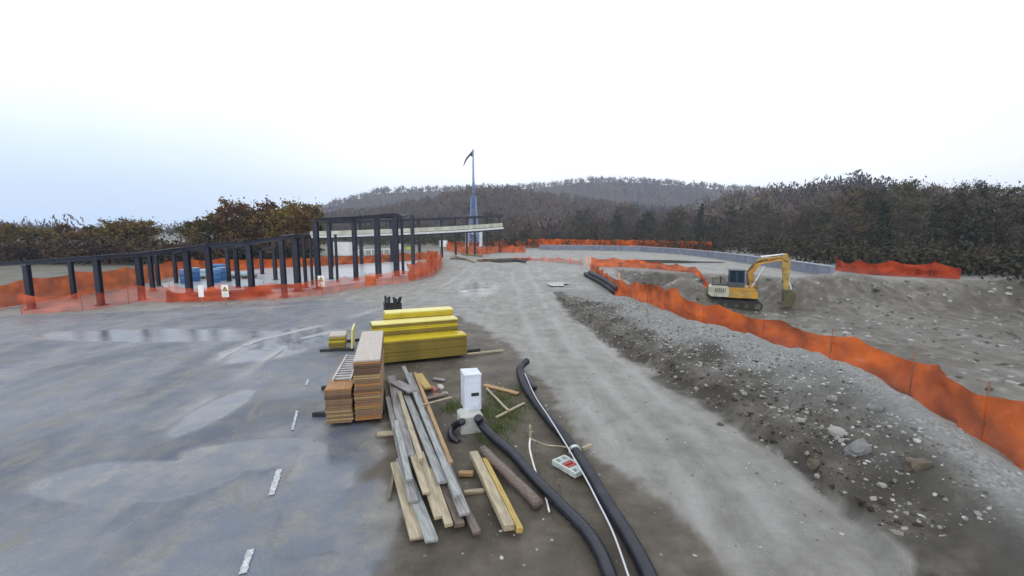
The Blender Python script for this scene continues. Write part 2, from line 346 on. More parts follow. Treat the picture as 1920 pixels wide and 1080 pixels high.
ground = np_mesh('ground', np.stack([gx, gy, gz], -1).reshape(-1, 3), gf, ground_mat(), True,
    attrs=dict(rut=rutmask(gx, gy).ravel(), wetp=a_wet.ravel(), dirt=a_dirt.ravel(), asph=a_asph.ravel(), berm=(a_berm * sst(.25, .6, a_berm + n1 * .5)).ravel(), pit=sst(-.5, 1, dpit).ravel(), soil=np.clip(a_soil_shade, 0, 1).ravel(), grass=(a_gr * sst(.35, .6, fbm(gx, gy, .3, 3, 31))).ravel(), far=a_far.ravel()))
tag(ground, kind='structure')
# ------------------------------------------------------------------ hills
LAY = [  # distance, width, tree height, ridge profile (photo survey)
 (820, 170, 9, [(-400, 415), (0, 424), (240, 431), (350, 427), (450, 418), (560, 395), (620, 378), (720, 352), (840, 350), (890, 347), (960, 347), (1050, 338), (1120, 332), (1200, 334), (1300, 340), (1400, 350), (1500, 352), (1700, 352), (2300, 360)]),
 (360, 90, 8, [(-400, 430), (400, 430), (560, 405), (700, 388), (820, 368), (880, 350), (960, 350), (1060, 362), (1150, 378), (1300, 392), (1500, 392), (2300, 380)]),
 (210, 55, 7, [(-400, 432), (1000, 432), (1180, 418), (1300, 385), (1390, 360), (1450, 350), (1510, 342), (1560, 330), (1620, 331), (1680, 345), (1800, 362), (2300, 372)]),
]
def hill(x, y):
    r = np.hypot(x, y); px = 960 + FPX * x / np.maximum(y, 1e-3) * 1.0
    z = np.full(np.shape(x), -1.5)
    for Rr, w, th, prof in LAY:
        P = np.array(prof); yy = np.interp(px, P[:, 0], P[:, 1])
        b = (540 - yy) / FPX; elev = (-st_ + b * ct) / (ct + b * st_)          # tan above horizon per forward metre
        D = Rr * y / r
        H = CAMH + elev * D - th
        z = np.maximum(z, -1.5 + (H + 1.5) * np.exp(-((r - Rr) / w) ** 2))
    return z + (fbm(x, y, 45, 3, 40) - .5) * 3 * sst(130, 260, r)
az = np.radians(np.linspace(-66, 66, 300)); rr_ = np.concatenate([np.linspace(105, 420, 70), np.linspace(430, 1300, 70)])
ha, hr = np.meshgrid(az, rr_, indexing='ij'); hx = np.sin(ha) * hr; hy = np.cos(ha) * hr; hz = hill(hx, hy)
n_, m_ = hx.shape; ii = np.arange(n_ * m_).reshape(n_, m_)
hf = np.stack([ii[:-1, :-1], ii[1:, :-1], ii[1:, 1:], ii[:-1, 1:]], -1).reshape(-1, 4)
tag(np_mesh('hills', np.stack([hx, hy, hz], -1).reshape(-1, 3), hf, mat('hill_litter', (.055, .042, .035), .95, .4, .05, coords='Object', spec=.1)), kind='structure')
def leaf_quads(c, s, n, up=0.0, r=rng, asp=.7):
    """n small crossed leaf faces scattered at centres c (k,3), size s (k)"""
    k = len(c); a = r.normal(size=(k, 3)) * (1, 1, 1 + up); a /= np.linalg.norm(a, axis=1)[:, None]; b = r.normal(size=(k, 3)); b -= (a * b).sum(1)[:, None] * a; b /= np.linalg.norm(b, axis=1)[:, None]
    s = s[:, None]; v = np.stack([c - a * s, c - b * s * asp, c + a * s, c + b * s * asp], 1).reshape(-1, 3)
    return v, np.arange(4 * k).reshape(-1, 4)
def foliage_mat(name, cols, sc=.35, rough=.9, attr=None, fine=True):
    m = bpy.data.materials.new(name); m.use_nodes = True; nt = m.node_tree; n = nt.nodes; l = nt.links; p = n['Principled BSDF']
    p.inputs['Roughness'].default_value = rough; p.inputs['Specular IOR Level'].default_value = .15
    r = n.new('ShaderNodeValToRGB'); e = r.color_ramp.elements
    while len(e) < len(cols): e.new(.5)
    for k, c in enumerate(cols): e[k].position = .2 + .6 * k / (len(cols) - 1); e[k].color = (*c, 1)
    if attr: a = n.new('ShaderNodeAttribute'); a.attribute_name = attr; l.new(a.outputs['Fac'], r.inputs[0])
    else:
        tc = n.new('ShaderNodeTexCoord'); z = n.new('ShaderNodeTexNoise'); z.inputs['Scale'].default_value = sc; z.inputs['Detail'].default_value = 3
        oi = n.new('ShaderNodeObjectInfo'); va = n.new('ShaderNodeVectorMath'); va.operation = 'ADD'; l.new(tc.outputs['Object'], va.inputs[0]); l.new(oi.outputs['Location'], va.inputs[1])
        l.new(va.outputs[0], z.inputs['Vector'])
        mm = n.new('ShaderNodeMath'); mm.operation = 'MULTIPLY_ADD'; mm.inputs[1].default_value = .5; l.new(oi.outputs['Random'], mm.inputs[0])
        s2 = n.new('ShaderNodeMath'); s2.operation = 'MULTIPLY_ADD'; s2.inputs[1].default_value = 1.6; s2.inputs[2].default_value = -.55; l.new(z.outputs[0], s2.inputs[0]); l.new(s2.outputs[0], mm.inputs[2])
        l.new(mm.outputs[0], r.inputs[0])
    l.new(r.outputs[0], p.inputs['Base Color'])
    return m
# far woodland: one mass of crowns over the hills
def woodland():
    V = []; F = []; A = []; k0 = 0
    spec = [(2, 118, 245, 2600, 44, .9), (1, 245, 380, 3000, 34, 1.3), (0, 560, 860, 4200, 18, 2.3)]
    for _, r0, r1, cnt, q, sz in spec:
        a = np.radians(rng.uniform(-62, 60, cnt)); r = rng.uniform(r0, r1, cnt)
        x = np.sin(a) * r; y = np.cos(a) * r; z = hill(x, y)
        ok = (z > -1.0) | (x > 0); x, y, z, r = x[ok], y[ok], z[ok], r[ok]; c = len(x)
        h = rng.uniform(5, 9.5, c) * (1.25 if r0 > 500 else 1); w = h * rng.uniform(.28, .42, c)
        t = np.clip(fbm(x, y, 30 if r0 < 500 else 70, 3, 55) * .8 + rng.normal(0, .13, c) + .08, 0, 1)
        u = rng.normal(size=(c, q, 3)); u /= np.linalg.norm(u, axis=2)[:, :, None]; u *= rng.random((c, q, 1)) ** .4
        cen = np.stack([x, y, z + h * .58], -1)[:, None, :] + u * np.stack([w, w, h * .45], -1)[:, None, :]
        s = (rng.uniform(.5, 1.2, (c, q)) * sz)
        v, f = leaf_quads(cen.reshape(-1, 3), s.ravel(), 0, 2.0, asp=.3)
        V.append(v); F.append(f + k0); k0 += len(v); A.append(np.repeat(t, q * 4))
        # trunks as thin tall slivers
    o = np_mesh('woodland', np.concatenate(V), np.concatenate(F), foliage_mat('woodland', [(.05, .045, .055), (.08, .065, .068), (.12, .078, .072), (.09, .09, .07), (.14, .11, .075)], attr='tint'), False, attrs={'tint': np.concatenate(A)})
    tag(o, 'brown and grey late autumn woodland covering the hills behind the site', 'woodland', kind='stuff')
woodland()
# ------------------------------------------------------------------ trees
bark = mat('bark', (.07, .055, .045), .9, .4, 5, .6)
def make_tree(h, spread, nleaf, lsz, fm, seed, bare=.0, low=.25, conic=False, asp=.7, up=0.0):
    r = np.random.default_rng(seed); rd = random.Random(seed)
    root = empty('tree'); tb = MB(); tips = []
    trunk = [Vector((0, 0, -.3))]; p = Vector((0, 0, 0)); n = 7
    for i in range(1, n + 1):
        p = Vector((rd.uniform(-.04, .04) * h * i / n, rd.uniform(-.04, .04) * h * i / n, h * .92 * i / n)); trunk.append(p)
    rad = [h * .021 * (1 - .13 * i) for i in range(n + 1)]; tb.tube(trunk, [max(.02, x) for x in rad], 7)
    for i in range(26 if not conic else 34):
        f = low + (.97 - low) * (i / 26 if not conic else i / 34); q = trunk[0].lerp(trunk[-1], 0); k = min(n - 1, int(f * n)); q = trunk[k].lerp(trunk[k + 1], f * n - k)
        a = i * 2.4 + rd.uniform(-.5, .5); ln = spread * ((1.05 - abs(f - .5) * 1.1) if not conic else (1.15 - f)) * rd.uniform(.6, 1.1)
        up = rd.uniform(.25, .9) if not conic else rd.uniform(-.1, .25)
        e = q + Vector((math.cos(a) * ln, math.sin(a) * ln, ln * up)); m = q.lerp(e, .5) + Vector((0, 0, -.06 * ln))
        tb.tube([q, m, e], [h * .008, h * .005, h * .002], 4, cap=False); tips += [(q.lerp(e, .55), ln * .42), (e, ln * .4), (q.lerp(e, .8), ln * .45)]
        for _ in range(2):
            e2 = m + Vector((rd.uniform(-1, 1), rd.uniform(-1, 1), rd.uniform(.2, 1))) * ln * .55; tb.tube([m, e2], [h * .004, h * .0012], 3, cap=False); tips.append((e2, ln * .33))
    tips.append((trunk[-1] + Vector((0, 0, h * .05)), spread * .3))
    to = tb.build('trunk', bark, root, smooth=True)
    T_ = np.array([[t.x, t.y, t.z, s] for t, s in tips]); T_ = T_[r.random(len(T_)) > bare]
    k = r.integers(0, len(T_), nleaf); u = r.normal(size=(nleaf, 3)); u *= (np.abs(r.normal(size=(nleaf, 1))) * .38 + .15)
    c = T_[k, :3] + u * T_[k, 3:4] * (1, 1, .8)
    v, f = leaf_quads(c, r.uniform(.5, 1.2, nleaf) * lsz, 0, up, r=r, asp=asp); o = np_mesh('crown', v, f, fm, False, root)
    return root
fm_aut = foliage_mat('autumn_leaves', [(.055, .05, .016), (.115, .095, .022), (.18, .12, .028), (.13, .07, .025), (.08, .04, .025)], .5)
fm_grn = foliage_mat('dark_leaves', [(.03, .042, .034), (.05, .06, .045), (.07, .07, .055), (.085, .075, .06)], .3)
fm_brn = foliage_mat('brown_twigs', [(.07, .06, .06), (.10, .08, .075), (.09, .09, .065), (.14, .11, .07)], .4)
autumn = [make_tree(7, 2.3, 3600, .17, fm_aut, 11, 0, .12), make_tree(6.5, 2.6, 3600, .17, fm_aut, 12, .05, .12), make_tree(7.5, 1.9, 3200, .17, fm_aut, 13, .1, .12)]
wood = [make_tree(10, 2.5, 3600, .17, fm_grn, 21, 0, .08, asp=.5), make_tree(10, 2.1, 3000, .26, fm_brn, 22, .1, .12, asp=.09, up=1.5), make_tree(11, 1.6, 4200, .17, fm_grn, 23, 0, .06, True, asp=.45), make_tree(9, 2.6, 3200, .24, fm_brn, 24, .05, .1, asp=.1, up=1.0), make_tree(11, 1.7, 2600, .24, fm_grn, 25, .2, .15, asp=.12, up=1.5)]
def place_tree(protos, k, pos, s, rz, label, group, name='tree'):
    o = copy_tree(protos[k]); o.name = name; o.location = pos; o.scale = (s[0], s[0], s[1]); o.rotation_euler = (0, 0, rz)
    tag(o, label, 'tree', group); return o
AT_L = [(272, 418, 0, 1.0, 'olive and rust autumn tree standing alone at the left behind the low columns', 62),
 (243, 423, 1, 1.0, 'rust brown tree at the far left just beside the lone olive tree', 60),
 (375, 418, 1, .8, 'lowest and leftmost tree of the long autumn tree row behind the columns', 58),
 (403, 407, 0, .9, 'olive yellow tree, second from the left in the long autumn row', 60),
 (430, 389, 2, .9, 'narrow dark topped autumn tree rising beside the highest one in the row', 62),
 (456, 384, 0, 1.0, 'tall yellowish autumn tree with a thin pointed top, middle of the row', 60),
 (484, 398, 1, .8, 'lower olive green tree in the dip of the autumn row', 61),
 (509, 381, 2, 1.0, 'tallest autumn tree of the row, with a slim crown', 60),
 (538, 393, 1, 1.0, 'reddish brown autumn tree right of the tallest one', 59),
 (566, 385, 0, 1.0, 'yellow green autumn tree second from the right end of the row', 61),
 (590, 392, 2, .9, 'rightmost autumn tree of the row beside the white deck', 64)]
for i, (px, yt, k, w, lab, D) in enumerate(AT_L):
    b = AT(px, D); h = (7, 6.5, 7.5)[k]; zt = ZT(px, yt, b); b.z = -.2
    place_tree(autumn, k, b, (w * 1.12, (zt + .6) / h), i * 1.3, lab, 'autumn trees behind the steel columns', 'autumn_tree')
for i, px in enumerate((225, 180, 130, 85, 30, -20)):
    b = AT(px, 58 + 3 * (i % 2)); k = i % 3; zt = ZT(px, 420 + (i * 37) % 14, b)
    place_tree(autumn, k, (b.x, b.y, -.2), (.8, (zt + .6) / (7, 6.5, 7.5)[k]), i * 2.1, 'autumn tree of the row running on beyond the left end of the low columns', 'autumn trees beyond the left columns', 'autumn_tree')
rt = random.Random(5)
wood_spots = []
for i in range(104):
    t = (i + rt.random() * .8) / 104; px = 640 + 1500 * t
    D0 = np.interp(px, [640, 960, 1100, 1330, 1560, 1700, 2100], [110, 104, 98, 80, 52, 44, 34]); D = D0 + rt.uniform(0, 22) * (D0 / 80)
    ytop = np.interp(px, [640, 960, 1150, 1330, 1480, 1600, 1700, 2100], [432, 412, 400, 385, 372, 360, 362, 350]) + rt.uniform(-16, 34)
    wood_spots.append((px, D, ytop))
for i, (px, D, ytop) in enumerate(wood_spots):
    b = AT(px, D); zt = ZT(px, ytop, b); k = (0, 1, 4, 3, 2, 1)[i % 6] if px > 1250 else (1, 3, 3, 0)[i % 4]; h = (10, 10, 11, 9, 11)[k]; sc = (zt + 1) / h
    if px < 1000: lab, gr = 'bare brown tree of the thin wood behind the mast and deck', 'trees behind the mast'
    elif px < 1330: lab, gr = 'grey brown leafless tree of the wood behind the middle of the far wall', 'trees behind the middle of the wall'
    else: lab, gr = 'dark green and brown tree of the tall wood above the excavator and wall end', 'trees of the dark wood at right'
    place_tree(wood, k, (b.x, b.y, -1), (max(.55, sc * 1.15), sc * 1.05), i * 1.7, lab, gr, 'woodland_tree')
for p in autumn + wood:
    for ch in kids(p): bpy.data.objects.remove(ch)
    bpy.data.objects.remove(p)
# undergrowth along the wood edge
def shrubs():
    c = 520; px = rng.uniform(600, 2150, c); D0 = np.interp(px, [640, 960, 1100, 1330, 1560, 1700, 2100], [98, 92, 88, 72, 44, 37, 28]) * rng.uniform(1.0, 1.25, c)
    x = (px - 960) / FPX * D0; y = D0; q = 60
    u = rng.normal(size=(c, q, 3)) * .45 * rng.uniform(.6, 1.5, (c, 1, 1)); cen = np.stack([x, y, np.full(c, .9)], -1)[:, None, :] + u * (1.8, 1.2, 1.3)
    v, f = leaf_quads(cen.reshape(-1, 3), rng.uniform(.1, .25, c * q), 0)
    o = np_mesh('undergrowth', v, f, foliage_mat('undergrowth', [(.022, .026, .02), (.038, .04, .028), (.06, .045, .03)], .4), False)
    tag(o, 'dark scrub and brambles along the edge of the wood', 'undergrowth', kind='stuff')
shrubs()
def hedge():
    c = 420; px = rng.uniform(-150, 578, c); D0 = rng.uniform(49, 56, c) + (px < 300) * -2; x = (px - 960) / FPX * D0; q = 70
    u = rng.normal(size=(c, q, 3)) * .5 * rng.uniform(.6, 1.3, (c, 1, 1)); cen = np.stack([x, D0, np.full(c, 1.1)], -1)[:, None, :] + u * (1.6, 1.0, 1.0)
    v, f = leaf_quads(cen.reshape(-1, 3), rng.uniform(.1, .22, c * q), 0)
    o = np_mesh('hedge_scrub', v, f, foliage_mat('hedge_leaves', [(.025, .02, .02), (.045, .032, .026), (.075, .045, .03), (.045, .045, .022)], .4), False)
    tag(o, 'dark reddish scrub under the row of autumn trees behind the slab', 'scrub', kind='stuff')
hedge()
# ------------------------------------------------------------------ concrete slab and retaining wall
conc = mat('concrete', (.36, .37, .37), .55, .15, 1.4, .3, 30)
slabm = mat('slab_concrete', (.34, .37, .40), .28, .14, .5, .15, 25)
def poly_slab(name, P, z0, z1, m, parent=None):
    n = len(P); mb = MB(); mb.add([(p.x, p.y, z0) for p in P] + [(p.x, p.y, z1) for p in P], [tuple(range(n)), tuple(range(n, 2 * n))] + [(k, (k + 1) % n, (k + 1) % n + n, k + n) for k in range(n)])
    return mb.build(name, m, parent)
tag(poly_slab('floor_slab', [G(*p) for p in ((300, 535), (330, 552), (420, 553), (520, 549), (610, 541), (700, 527), (775, 517), (806, 503), (800, 489), (700, 494), (600, 500), (500, 504), (400, 513))], -.1, .07, slabm), kind='structure')
WALL = [(1012, 470), (1100, 470.5), (1200, 473), (1280, 479), (1340, 486), (1400, 495), (1480, 507), (1560, 521)]
def wall():
    pts = [G(a, b - 2) for a, b in WALL]; w = empty('retaining_wall', pts[-1]); off = -pts[-1]
    mb = MB(); cp = MB()
    for i in range(len(pts) - 1):
        a = pts[i] + off; b = pts[i + 1] + off
        for k in range(3):
            p = a.lerp(b, k / 3); q = a.lerp(b, (k + 1) / 3 - .004)
            mb.bar(p + Vector((0, 0, .2)), q + Vector((0, 0, .2)), .3, 1.1); cp.bar(p + Vector((0, 0, .79)), q + Vector((0, 0, .79)), .38, .08)
    wm = mat('wall_concrete', (.17, .19, .25), .7, .25, 1.2, .3, 12)
    mb.build('wall_face', wm, w); cp.build('coping', mat('coping_concrete', (.3, .32, .38), .5, .15, 2), w)
    tag(w, 'long low blue grey concrete wall curving along the edge of the wood', 'wall')
wall()
# ------------------------------------------------------------------ steel frame
steel = mat('dark_steel', (.022, .026, .045), .5, .3, 3, metal=.3); rust = mat('primer_steel', (.05, .03, .03), .6, .4, 4)
fr = empty('steel_frame_building', G(560, 545)); FO = -Vector(fr.location)
def ibar(mb, a, b, w, h):
    a = Vector(a); b = Vector(b); q = (b - a).to_track_quat('X', 'Z').to_matrix(); L_ = (b - a).length; c = (a + b) / 2; up = q @ Vector((0, 0, 1))
    mb.box(c + up * (h / 2 - .012), (L_, w, .024), rot=q); mb.box(c - up * (h / 2 - .012), (L_, w, .024), rot=q); mb.box(c, (L_, .016, h - .05), rot=q)
def column(px, yb, yt, wpx, lab=None):
    b = G(px, yb, .05) if yb < 562 else G(px, yb, 0); zt = ZT(px, yt, b); w = max(.12, wpx * 1.22 * b.y / FPX)
    mb = MB(); t = Vector((b.x, b.y, zt)); f = .03
    mb.box((b.x, b.y - w * .45, (zt + b.z) / 2), (w, f, zt - b.z)); mb.box((b.x, b.y + w * .45, (zt + b.z) / 2), (w, f, zt - b.z)); mb.box((b.x, b.y, (zt + b.z) / 2), (f, w * .9 - f, zt - b.z))
    mb.box((b.x, b.y, b.z + .02), (w * 1.8, w * 1.8, .035)); mb.box((b.x, b.y, zt + .012), (w * 1.3, w * 1.3, .022))
    mb.v = [tuple(Vector(v) + FO) for v in mb.v]
    o = mb.build('column', steel, fr)
    return Vector((b.x, b.y, zt))
COL = dict(A=(267, 563, 482, 7), B=(287, 545, 480, 5), C_=(298, 536, 480, 4), D=(331, 531, 476, 4), E=(356, 550, 470, 7.5), F=(396, 547, 464, 7), G_=(430, 528, 466, 4.5), H=(447, 540, 465, 5), I=(473, 549, 460, 7),
  J=(492, 514, 470, 4), K=(517, 525, 466, 4.5), L=(534, 556, 450, 6.5), M=(559, 545, 446, 8), N=(574, 540, 445, 4), O=(586, 535, 443, 3), P=(598, 541, 416, 7), Q=(621, 524, 418, 5), R_=(633, 529, 440, 3), S=(668, 526, 412, 6), T=(707, 523, 409, 3.5), U=(713, 519, 410, 4),
  V=(744, 518, 405, 7.5), W=(756, 514, 410, 3.5), X=(775, 496, 404, 5))
top = {k: column(*v) for k, v in COL.items()}
X0 = [column(-10, 560, 502, 5), column(60, 580, 498, 7), column(140, 560, 490, 5), column(190, 572, 488, 7)]
def chain(keys, w=.13, h=.2):
    pts = [top[k] if isinstance(k, str) else k for k in keys]
    for a, b in zip(pts[:-1], pts[1:]):
        mb = MB(); ibar(mb, a + FO + Vector((0, 0, .12)), b + FO + Vector((0, 0, .12)), w, h); mb.build('beam', steel, fr)
chain([X0[1], X0[3], 'A', 'E', 'F', 'I', 'L', 'M'], .16, .2); chain([X0[0], X0[2], 'B', 'C_', 'D', 'G_', 'J', 'K'], .12, .16); chain(['M', 'N', 'O'], .12, .16)
chain(['A', 'B'], .12, .16); chain(['I', 'H'], .1, .14); chain(['E', 'D'], .1, .14)
chain(['P', 'S', 'V'], .16, .22); chain(['Q', 'U', 'W', 'X'], .12, .18); chain(['P', 'Q'], .12, .18); chain(['T', 'S'], .1, .14); chain(['V', 'W'], .12, .18)
tag(fr, 'dark steel building skeleton of slender columns and beams standing on a wet slab', 'steel frame')
# far deck on posts with pale parapet
dk = empty('elevated_deck', AT(760, 52)); DO = -Vector(dk.location)
pal = mat('pale_parapet', (.52, .53, .44), .6, .25, .9, .0); whi = mat('white_edge', (.72, .74, .74), .5, .1, 2)
p0 = AT(586, 40, 0); p1 = AT(942, 70, 0)
def dpt(t, py0, py1):
    p = p0.lerp(p1, t); px = 960 + FPX * p.x / p.y; py = py0 + (py1 - py0) * t; return Vector((p.x, p.y, ZT(px, py, p)))
def strip(name, y0, y1, m, w, off=0, segs=10):
    mb = MB()
    for k in range(segs):
        a = dpt(k / segs, y0[0], y1[0]); b = dpt((k + 1) / segs - .0015, y0[0], y1[0]); a2 = dpt(k / segs, y0[1], y1[1]); b2 = dpt((k + 1) / segs - .0015, y0[1], y1[1])
        h = abs(a2.z - a.z + b2.z - b.z) / 2
        mb.bar((a + a2) / 2 + DO + Vector((0, off, 0)), (b + b2) / 2 + DO + Vector((0, off, 0)), w, h)
    return mb.build(name, m, dk)
strip('parapet', (434, 442), (418, 424.5), pal, .12); strip('deck_edge', (442.8, 446), (426, 429), whi, .5, .2); strip('deck_beam', (446.5, 449), (429.5, 431.5), steel, .6, .3)
strip('roof_beam', (413, 418.5), (401, 405.5), steel, .3, 3.0)
for t in (.02, .13, .26, .40, .53, .62, .70, .76, .86, .97):
    a = dpt(t, 418, 404.5); mb = MB(); mb.box((a.x + DO.x, a.y + DO.y + 3.0, (a.z) / 2), (.28, .28, a.z)); mb.build('post', steel, dk)
tag(dk, 'long pale yellow parapeted deck on dark posts behind the steel columns', 'deck')
# ------------------------------------------------------------------ mast
blu = mat('blue_mast_paint', (.17, .24, .42), .45, .25, 4); gal = mat('galvanised', (.6, .65, .7), .4, .2, 5, metal=.2); drk = mat('dark_cloth', (.03, .035, .04), .8, .4, 5)
mb_ = G(889, 470); ms = empty('lattice_mast', mb_); H_ = ZT(887, 280, mb_); h1 = ZT(887, 368, mb_)
lat = MB(); w0 = .75
for sx in (-1, 1):
    for sy in (-1, 1): lat.bar((sx * w0, sy * w0, 1.5), (sx * w0 * .45, sy * w0 * .45, h1), .15, .15)
nseg = 16
for i in range(nseg):
    z0 = 1.5 + (h1 - 1.5) * i / nseg; z1 = 1.5 + (h1 - 1.5) * (i + 1) / nseg; a = w0 * (1 - .55 * i / nseg); b = w0 * (1 - .55 * (i + 1) / nseg); s = 1 if i % 2 else -1
    for k in range(4):
        r_ = Matrix.Rotation(k * math.pi / 2, 3, 'Z'); lat.bar(r_ @ Vector((-a * s, -a, z0)), r_ @ Vector((b * s, -b, z1)), .08, .08); lat.bar(r_ @ Vector((-a, -a, z0)), r_ @ Vector((a, -a, z0)), .05, .05)
lat.build('lattice_section', blu, ms)
MB().tube([(0, 0, h1 - 2), (0, 0, H_)], [.22, .13], 10).build('pole', blu, ms, True)
for sx in (-1, 1): MB().box((sx * 1.15, 0, 1.6), (.5, .8, 3.2), bev=.03).build('leg', gal, ms)
MB().box((0, 0, 2.9), (2.2, .5, .3)).build('cross_beam', gal, ms); MB().box((0, 0, .25), (2.9, 2.2, .5), bev=.05).build('ballast_base', conc, ms)
fl = MB()
prof = [(0, 0, H_), (0, 0, H_ - 1.3), (-.5, .1, H_ - 1.0), (-1.0, .15, H_ - 1.6), (-1.25, .2, H_ - 2.0), (-1.75, .2, H_ - 2.9), (-1.5, .15, H_ - 2.0), (-1.15, .1, H_ - 1.3), (-.4, .05, H_ - .5)]
fl.add([(x, y, z) for x, y, z in prof] + [(x, y + .03, z) for x, y, z in prof], [tuple(range(9)), tuple(range(17, 8, -1))] + [(k, k + 9, (k + 1) % 9 + 9, (k + 1) % 9) for k in range(9)])
fl.build('flag', drk, ms)
tag(ms, 'tall blue grey mast with a drooping dark flag and pale legs at its base', 'mast')
# ------------------------------------------------------------------ orange fences
def net_mat(name, col, fill, k=38):
    m = bpy.data.materials.new(name); m.use_nodes = True; nt = m.node_tree; n = nt.nodes; l = nt.links; p = n['Principled BSDF']; out = n['Material Output']
    p.inputs['Base Color'].default_value = (*col, 1); p.inputs['Roughness'].default_value = .6; p.inputs['Specular IOR Level'].default_value = .15
    uv = n.new('ShaderNodeUVMap'); sx = n.new('ShaderNodeSeparateXYZ'); l.new(uv.outputs[0], sx.inputs[0])
    def M_(op, a, b=None):
        x = n.new('ShaderNodeMath'); x.operation = op
        for i, v in enumerate((a, b)):
            if v is None: continue
            if isinstance(v, (int, float)): x.inputs[i].default_value = v
            else: l.new(v, x.inputs[i])
        return x.outputs[0]
    s1 = M_('ABSOLUTE', M_('SINE', M_('MULTIPLY', sx.outputs[0], k))); s2 = M_('ABSOLUTE', M_('SINE', M_('MULTIPLY', sx.outputs[1], k)))
    hole = M_('GREATER_THAN', M_('MULTIPLY', s1, s2), fill)
    tr = n.new('ShaderNodeBsdfTransparent'); mx = n.new('ShaderNodeMixShader')
    nz = n.new('ShaderNodeTexNoise'); nz.inputs['Scale'].default_value = 1.3; nz.inputs['Detail'].default_value = 6; tcn = n.new('ShaderNodeTexCoord'); l.new(tcn.outputs['Object'], nz.inputs['Vector'])
    cr = n.new('ShaderNodeValToRGB'); cr.color_ramp.elements[0].color = (col[0] * .42, col[1] * .36, col[2] * .6, 1); cr.color_ramp.elements[1].color = (col[0] * 1.1, col[1] * 1.3, col[2] * 1.5, 1); cr.color_ramp.elements[0].position = .3; cr.color_ramp.elements[1].position = .7
    l.new(nz.outputs[0], cr.inputs[0]); l.new(cr.outputs[0], p.inputs['Base Color'])
    l.new(hole, mx.inputs[0]); l.new(p.outputs[0], mx.inputs[1]); l.new(tr.outputs[0], mx.inputs[2]); l.new(mx.outputs[0], out.inputs['Surface'])
    return m
net_d = net_mat('orange_net_dense', (.66, .11, .008), .80, 105); net_o = net_mat('orange_net_open', (.80, .13, .04), .36, 105); net_r = net_mat('red_net', (.42, .045, .008), .85, 105)
stake = mat('steel_stake', (.25, .1, .06), .6, .3, 8); pstake = mat('pale_stake', (.75, .35, .22), .5, .2, 8)
def fence(pts, h, m, label, sp=2.2, sag=.2, wave=.11, thick=.02, zoff=None, stm=None, hs=None, lean=0.0):
    pts = [Vector(p[:2]) for p in pts]; root = empty('safety_fence', (*pts[0], T1(*pts[0]))); off = -Vector(root.location)
    lens = [0]; 
    for a, b in zip(pts[:-1], pts[1:]): lens.append(lens[-1] + (b - a).length)
    tot = lens[-1]; step = .14 if tot < 60 else .3; n = int(tot / step); rows = 6; V = []; UVv = []
    S_ = np.linspace(0, tot, n + 1); X = np.interp(S_, lens, [p.x for p in pts]); Y = np.interp(S_, lens, [p.y for p in pts]); Z = T(X, Y)
    dx = np.gradient(X); dy = np.gradient(Y); ln = np.hypot(dx, dy); nxn = -dy / ln; nyn = dx / ln
    hh = np.full(n + 1, h) if hs is None else np.interp(S_, lens, hs)
    ph = (S_ % sp) / sp; sg = sag * 4 * ph * (1 - ph) * (.6 + .8 * vn(S_, S_ * 0, sp, 3))
    seed = len(root.name) + tot
    for i in range(n + 1):
        for j in range(rows):
            v = j / (rows - 1); zz = Z[i] + .02 + (hh[i] - sg[i]) * v
            w = (float(vn(S_[i], j * .8, .7, seed)) - .5) * 2 * wave + (float(vn(S_[i] + v * .5, j * .3, .19, seed + 3)) - .5) * wave * .9 + lean * v
            V.append((X[i] + nxn[i] * w, Y[i] + nyn[i] * w, zz)); UVv.append((S_[i], v * h))
    me = bpy.data.meshes.new('net'); F = [(i * rows + j, (i + 1) * rows + j, (i + 1) * rows + j + 1, i * rows + j + 1) for i in range(n) for j in range(rows - 1)]
    me.from_pydata([tuple(Vector(v) + off) for v in V], [], F); ul = me.uv_layers.new(name='UVMap')
    for p in me.polygons:
        for li, vi in zip(p.loop_indices, p.vertices): ul.data[li].uv = UVv[vi]
        p.use_smooth = True
    me.materials.append(m); o = bpy.data.objects.new('net', me); C.objects.link(o); o.parent = root
    k = 0; s = 0.0
    while s <= tot and k < 60:
        x = float(np.interp(s, lens, [p.x for p in pts])); y = float(np.interp(s, lens, [p.y for p in pts])); z = T1(x, y); hp = h if hs is None else float(np.interp(s, lens, hs))
        b = MB(); lx = random.uniform(-.05, .05); r0 = .012 if not stm else .035
        b.tube([Vector((x, y, z - .1)) + off, Vector((x + lx, y + random.uniform(-.05, .05), z + hp + .08)) + off], r0, 6); b.build('stake', stm or stake, root); s += sp * random.uniform(.92, 1.05) ; k += 1
    tag(root, label, 'fence'); return root
P_ = lambda L_: [G(a, b).xy for a, b in L_]
fence(FEN, 1.0, net_d, 'orange plastic net fence running behind the gravel bank in front of the excavator', hs=[1, 1, 1, 1, 1, .98, .98, .95, .95, .95])
fence(P_([(1106, 500), (1160, 501), (1220, 504), (1280, 510), (1345, 519), (1420, 519)]), .95, net_d, 'orange net fence along the far rim of the pit beyond the two pale stakes', hs=[1, .9, .75, .65, .5, .2])
fence(P_([(1092, 497), (1050, 492), (1000, 489), (960, 486)]), .5, net_o, 'sagging pink orange net at the end of the road beside the puddle', hs=[.7, .6, .5, .4], sag=.25, wave=.2)
fence(P_([(985, 474), (940, 473), (905, 477), (870, 476), (838, 470), (840, 463), (900, 462), (990, 462)]), 1.2, net_d, 'orange net fence looped around the foot of the mast', sag=.3)
fence([AT(990, 94).xy, AT(1060, 92).xy, AT(1150, 89).xy, AT(1260, 82).xy, AT(1335, 74).xy], 1.7, net_d, 'far orange net fence behind the concrete wall', sp=3)
